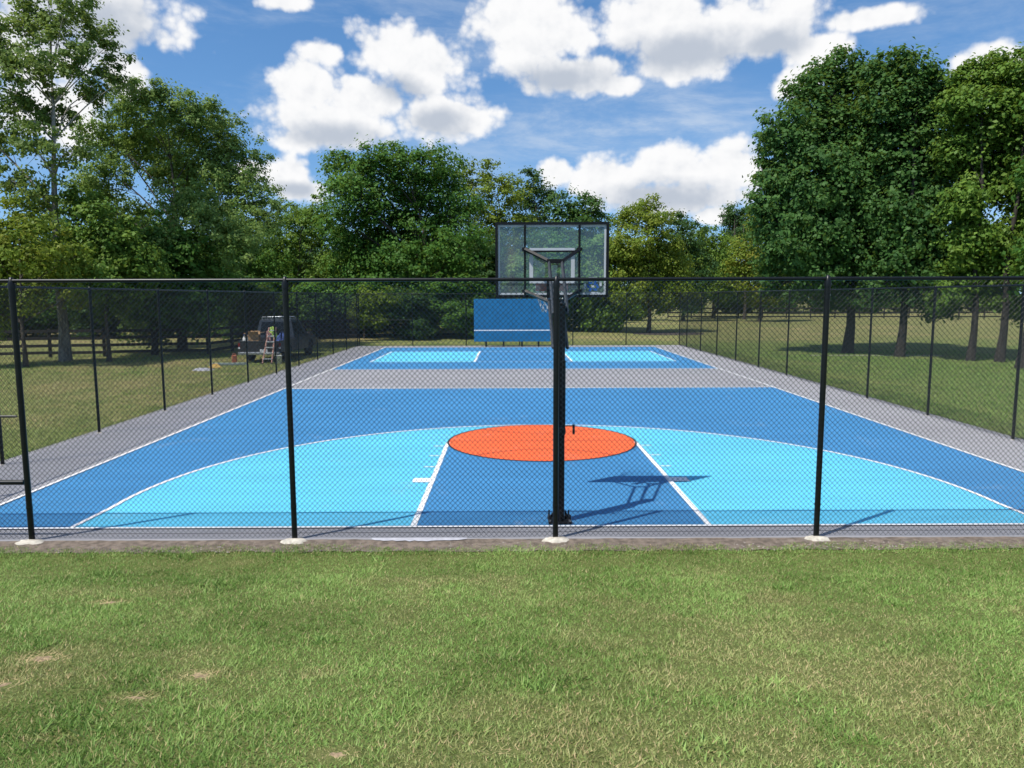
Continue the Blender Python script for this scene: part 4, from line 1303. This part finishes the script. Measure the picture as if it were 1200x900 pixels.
def build_bare_soil():
    """worn spots in the lawn where dry earth shows"""
    rng = np.random.default_rng(31)
    for (cx_, cy_, rx, ry, s_) in [b for b in BARE if b[4] >= 0.8]:
        n = 28
        ph = rng.uniform(0, 6.28, 3)
        ring = []
        for k in range(n):
            a = 2 * math.pi * k / n
            f = 0.42 * (1 + 0.25 * math.sin(2 * a + ph[0]) + 0.18 * math.sin(5 * a + ph[1]) + 0.12 * math.sin(9 * a + ph[2])) * rng.uniform(0.85, 1.1)
            x, y = cx_ + rx * f * math.cos(a), cy_ + ry * f * math.sin(a)
            ring.append((x, y, slope(y) - 0.004))
        me = bpy.data.meshes.new('bare_ground')
        me.from_pydata(ring + [(cx_, cy_, slope(cy_) + 0.004)], [], [(k, (k + 1) % n, n) for k in range(n)])
        tag(link('bare_ground', me, 'dry_earth'), kind='structure')
build_bare_soil()

def build_grass():
    rng = np.random.default_rng(123)
    N = 700000
    # more blades where the bank is nearer
    y = 2.3 + (8.36 - 2.3) * rng.uniform(0, 1, N) ** 1.12
    half = 2.9 + 0.74 * y + 0.4
    x = rng.uniform(-1, 1, N) * half
    edge = 8.11 + 0.05 * np.sin(x * 1.7) + 0.16 * vnoise(x, y, 6, 3.0) + 0.12 * vnoise(x, y, 14, 9.0) + 0.10 * rng.uniform(0, 1, N) ** 3
    keep = y < edge
    dry = dryness(x, y)
    keep &= rng.uniform(0, 1, N) > 0.80 * np.clip(dry - 0.35, 0, 1)
    x, y, dry = x[keep], y[keep], dry[keep]
    n = len(x)
    z = np.array([slope(v) for v in np.linspace(2.0, 8.4, 641)])
    z = np.interp(y, np.linspace(2.0, 8.4, 641), z)
    tuft = vnoise(x, y, 7, 3.4) * 0.6 + vnoise(x, y, 8, 11.0) * 0.4
    h = (0.015 + 0.030 * tuft ** 1.5) * rng.uniform(0.5, 1.3, n) * (1 - 0.40 * dry)
    weed = np.zeros(n, bool)
    for (px, py, rr) in ((135, 676, 0.16), (215, 656, 0.14), (250, 690, 0.22), (90, 852, 0.2), (830, 880, 0.16), (720, 668, 0.10), (655, 800, 0.2)):
        c = bank_pt(px, py)
        weed |= (np.hypot(x - c[0], (y - c[1])) < rr) & (rng.uniform(0, 1, n) < 0.16)
    for k in range(26):
        cx_, cy_ = rng.uniform(-6, 6), rng.uniform(3.0, 8.0)
        rr = rng.uniform(0.03, 0.12)
        weed |= (np.hypot(x - cx_, y - cy_) < rr) & (rng.uniform(0, 1, n) < 0.30)
    h = np.where(weed, h * 1.7 + 0.008, h)
    w = rng.uniform(0.0025, 0.0054, n) * np.where(weed, 1.9, 1.0)
    a = rng.uniform(0, 2 * np.pi, n) + 1.2 * vnoise(x, y, 9, 1.7)
    lean = rng.uniform(0.25, 1.55, n) * h
    f = rng.uniform(0, 2 * np.pi, n)
    lean = np.where(dry > 0.68, lean * 2.2 + 0.012, lean); h = np.where(dry > 0.68, h * 0.7, h)
    base = np.stack([x, y, np.where(y > 7.98, np.maximum(z, -0.024), z) - 0.004], 1)
    side = np.stack([np.cos(f), np.sin(f), np.zeros(n)], 1) * w[:, None]
    tip = base + np.stack([np.cos(a) * lean, np.sin(a) * lean, h], 1)
    v = np.stack([base - side, base + side, tip], 1).reshape(-1, 3)
    pat = 0.5 * vnoise(x, y, 10, 1.1) + 0.3 * vnoise(x, y, 15, 3.1) + 0.2 * vnoise(x, y, 16, 8.0)
    tint = np.clip(0.42 + 1.5 * (pat - 0.5) + 0.75 * (rng.uniform(0, 1, n) - 0.5) + np.where(weed, 0.05, 0), 0, 1)
    hue = np.clip(dry * rng.uniform(0.2, 1.15, n) + (rng.uniform(0, 1, n) < 0.17) * rng.uniform(0.25, 0.9, n), 0, 1)
    hue = np.where(dry > 0.68, np.maximum(hue, rng.uniform(0.6, 1.0, n)), hue)
    hue = np.where(weed, hue * 0.2, hue)
    me = big_mesh('lawn_grass', v, 3, tint, hue)
    tag(link('lawn_grass', me, 'grass_blade'), 'short mown lawn grass with dry patches in the foreground', 'grass', kind='stuff')
    # rougher, sparser tufts on the fields each side of the court
    M = 120000
    side_ = rng.uniform(0, 1, M) < 0.5
    yy = 7.8 + 31 * rng.uniform(0, 1, M) ** 1.35
    xx = np.where(side_, FX0 - 0.20 - 13.5 * rng.uniform(0, 1, M), FX1 + 0.20 + 13.5 * rng.uniform(0, 1, M))
    yy = np.where((xx < FX0 - .25) | (xx > FX1 + .25), yy, yy)
    h = rng.uniform(0.03, 0.085, M); w = rng.uniform(0.008, 0.02, M)
    a = rng.uniform(0, 6.28, M); f = rng.uniform(0, 6.28, M)
    base = np.stack([xx, yy, np.full(M, -0.04)], 1)
    s = np.stack([np.cos(f), np.sin(f), np.zeros(M)], 1) * w[:, None]
    tip = base + np.stack([np.cos(a) * h * 0.9, np.sin(a) * h * 0.9, h], 1)
    d2 = 0.6 * vnoise(xx, yy, 12, 0.35) + 0.4 * vnoise(xx, yy, 13, 1.4)
    hue = np.clip((d2 - 0.45) * 1.9 + np.where(side_, 0.34, -0.12), 0, 1) * rng.uniform(0.4, 1.0, M)
    me = big_mesh('field_grass', np.stack([base - s, base + s, tip], 1).reshape(-1, 3), 3, rng.uniform(0, 0.8, M), hue)
    tag(link('field_grass', me, 'grass_blade'), 'rough grass of the fields on both sides of the fenced court', 'grass', kind='stuff')
build_grass()
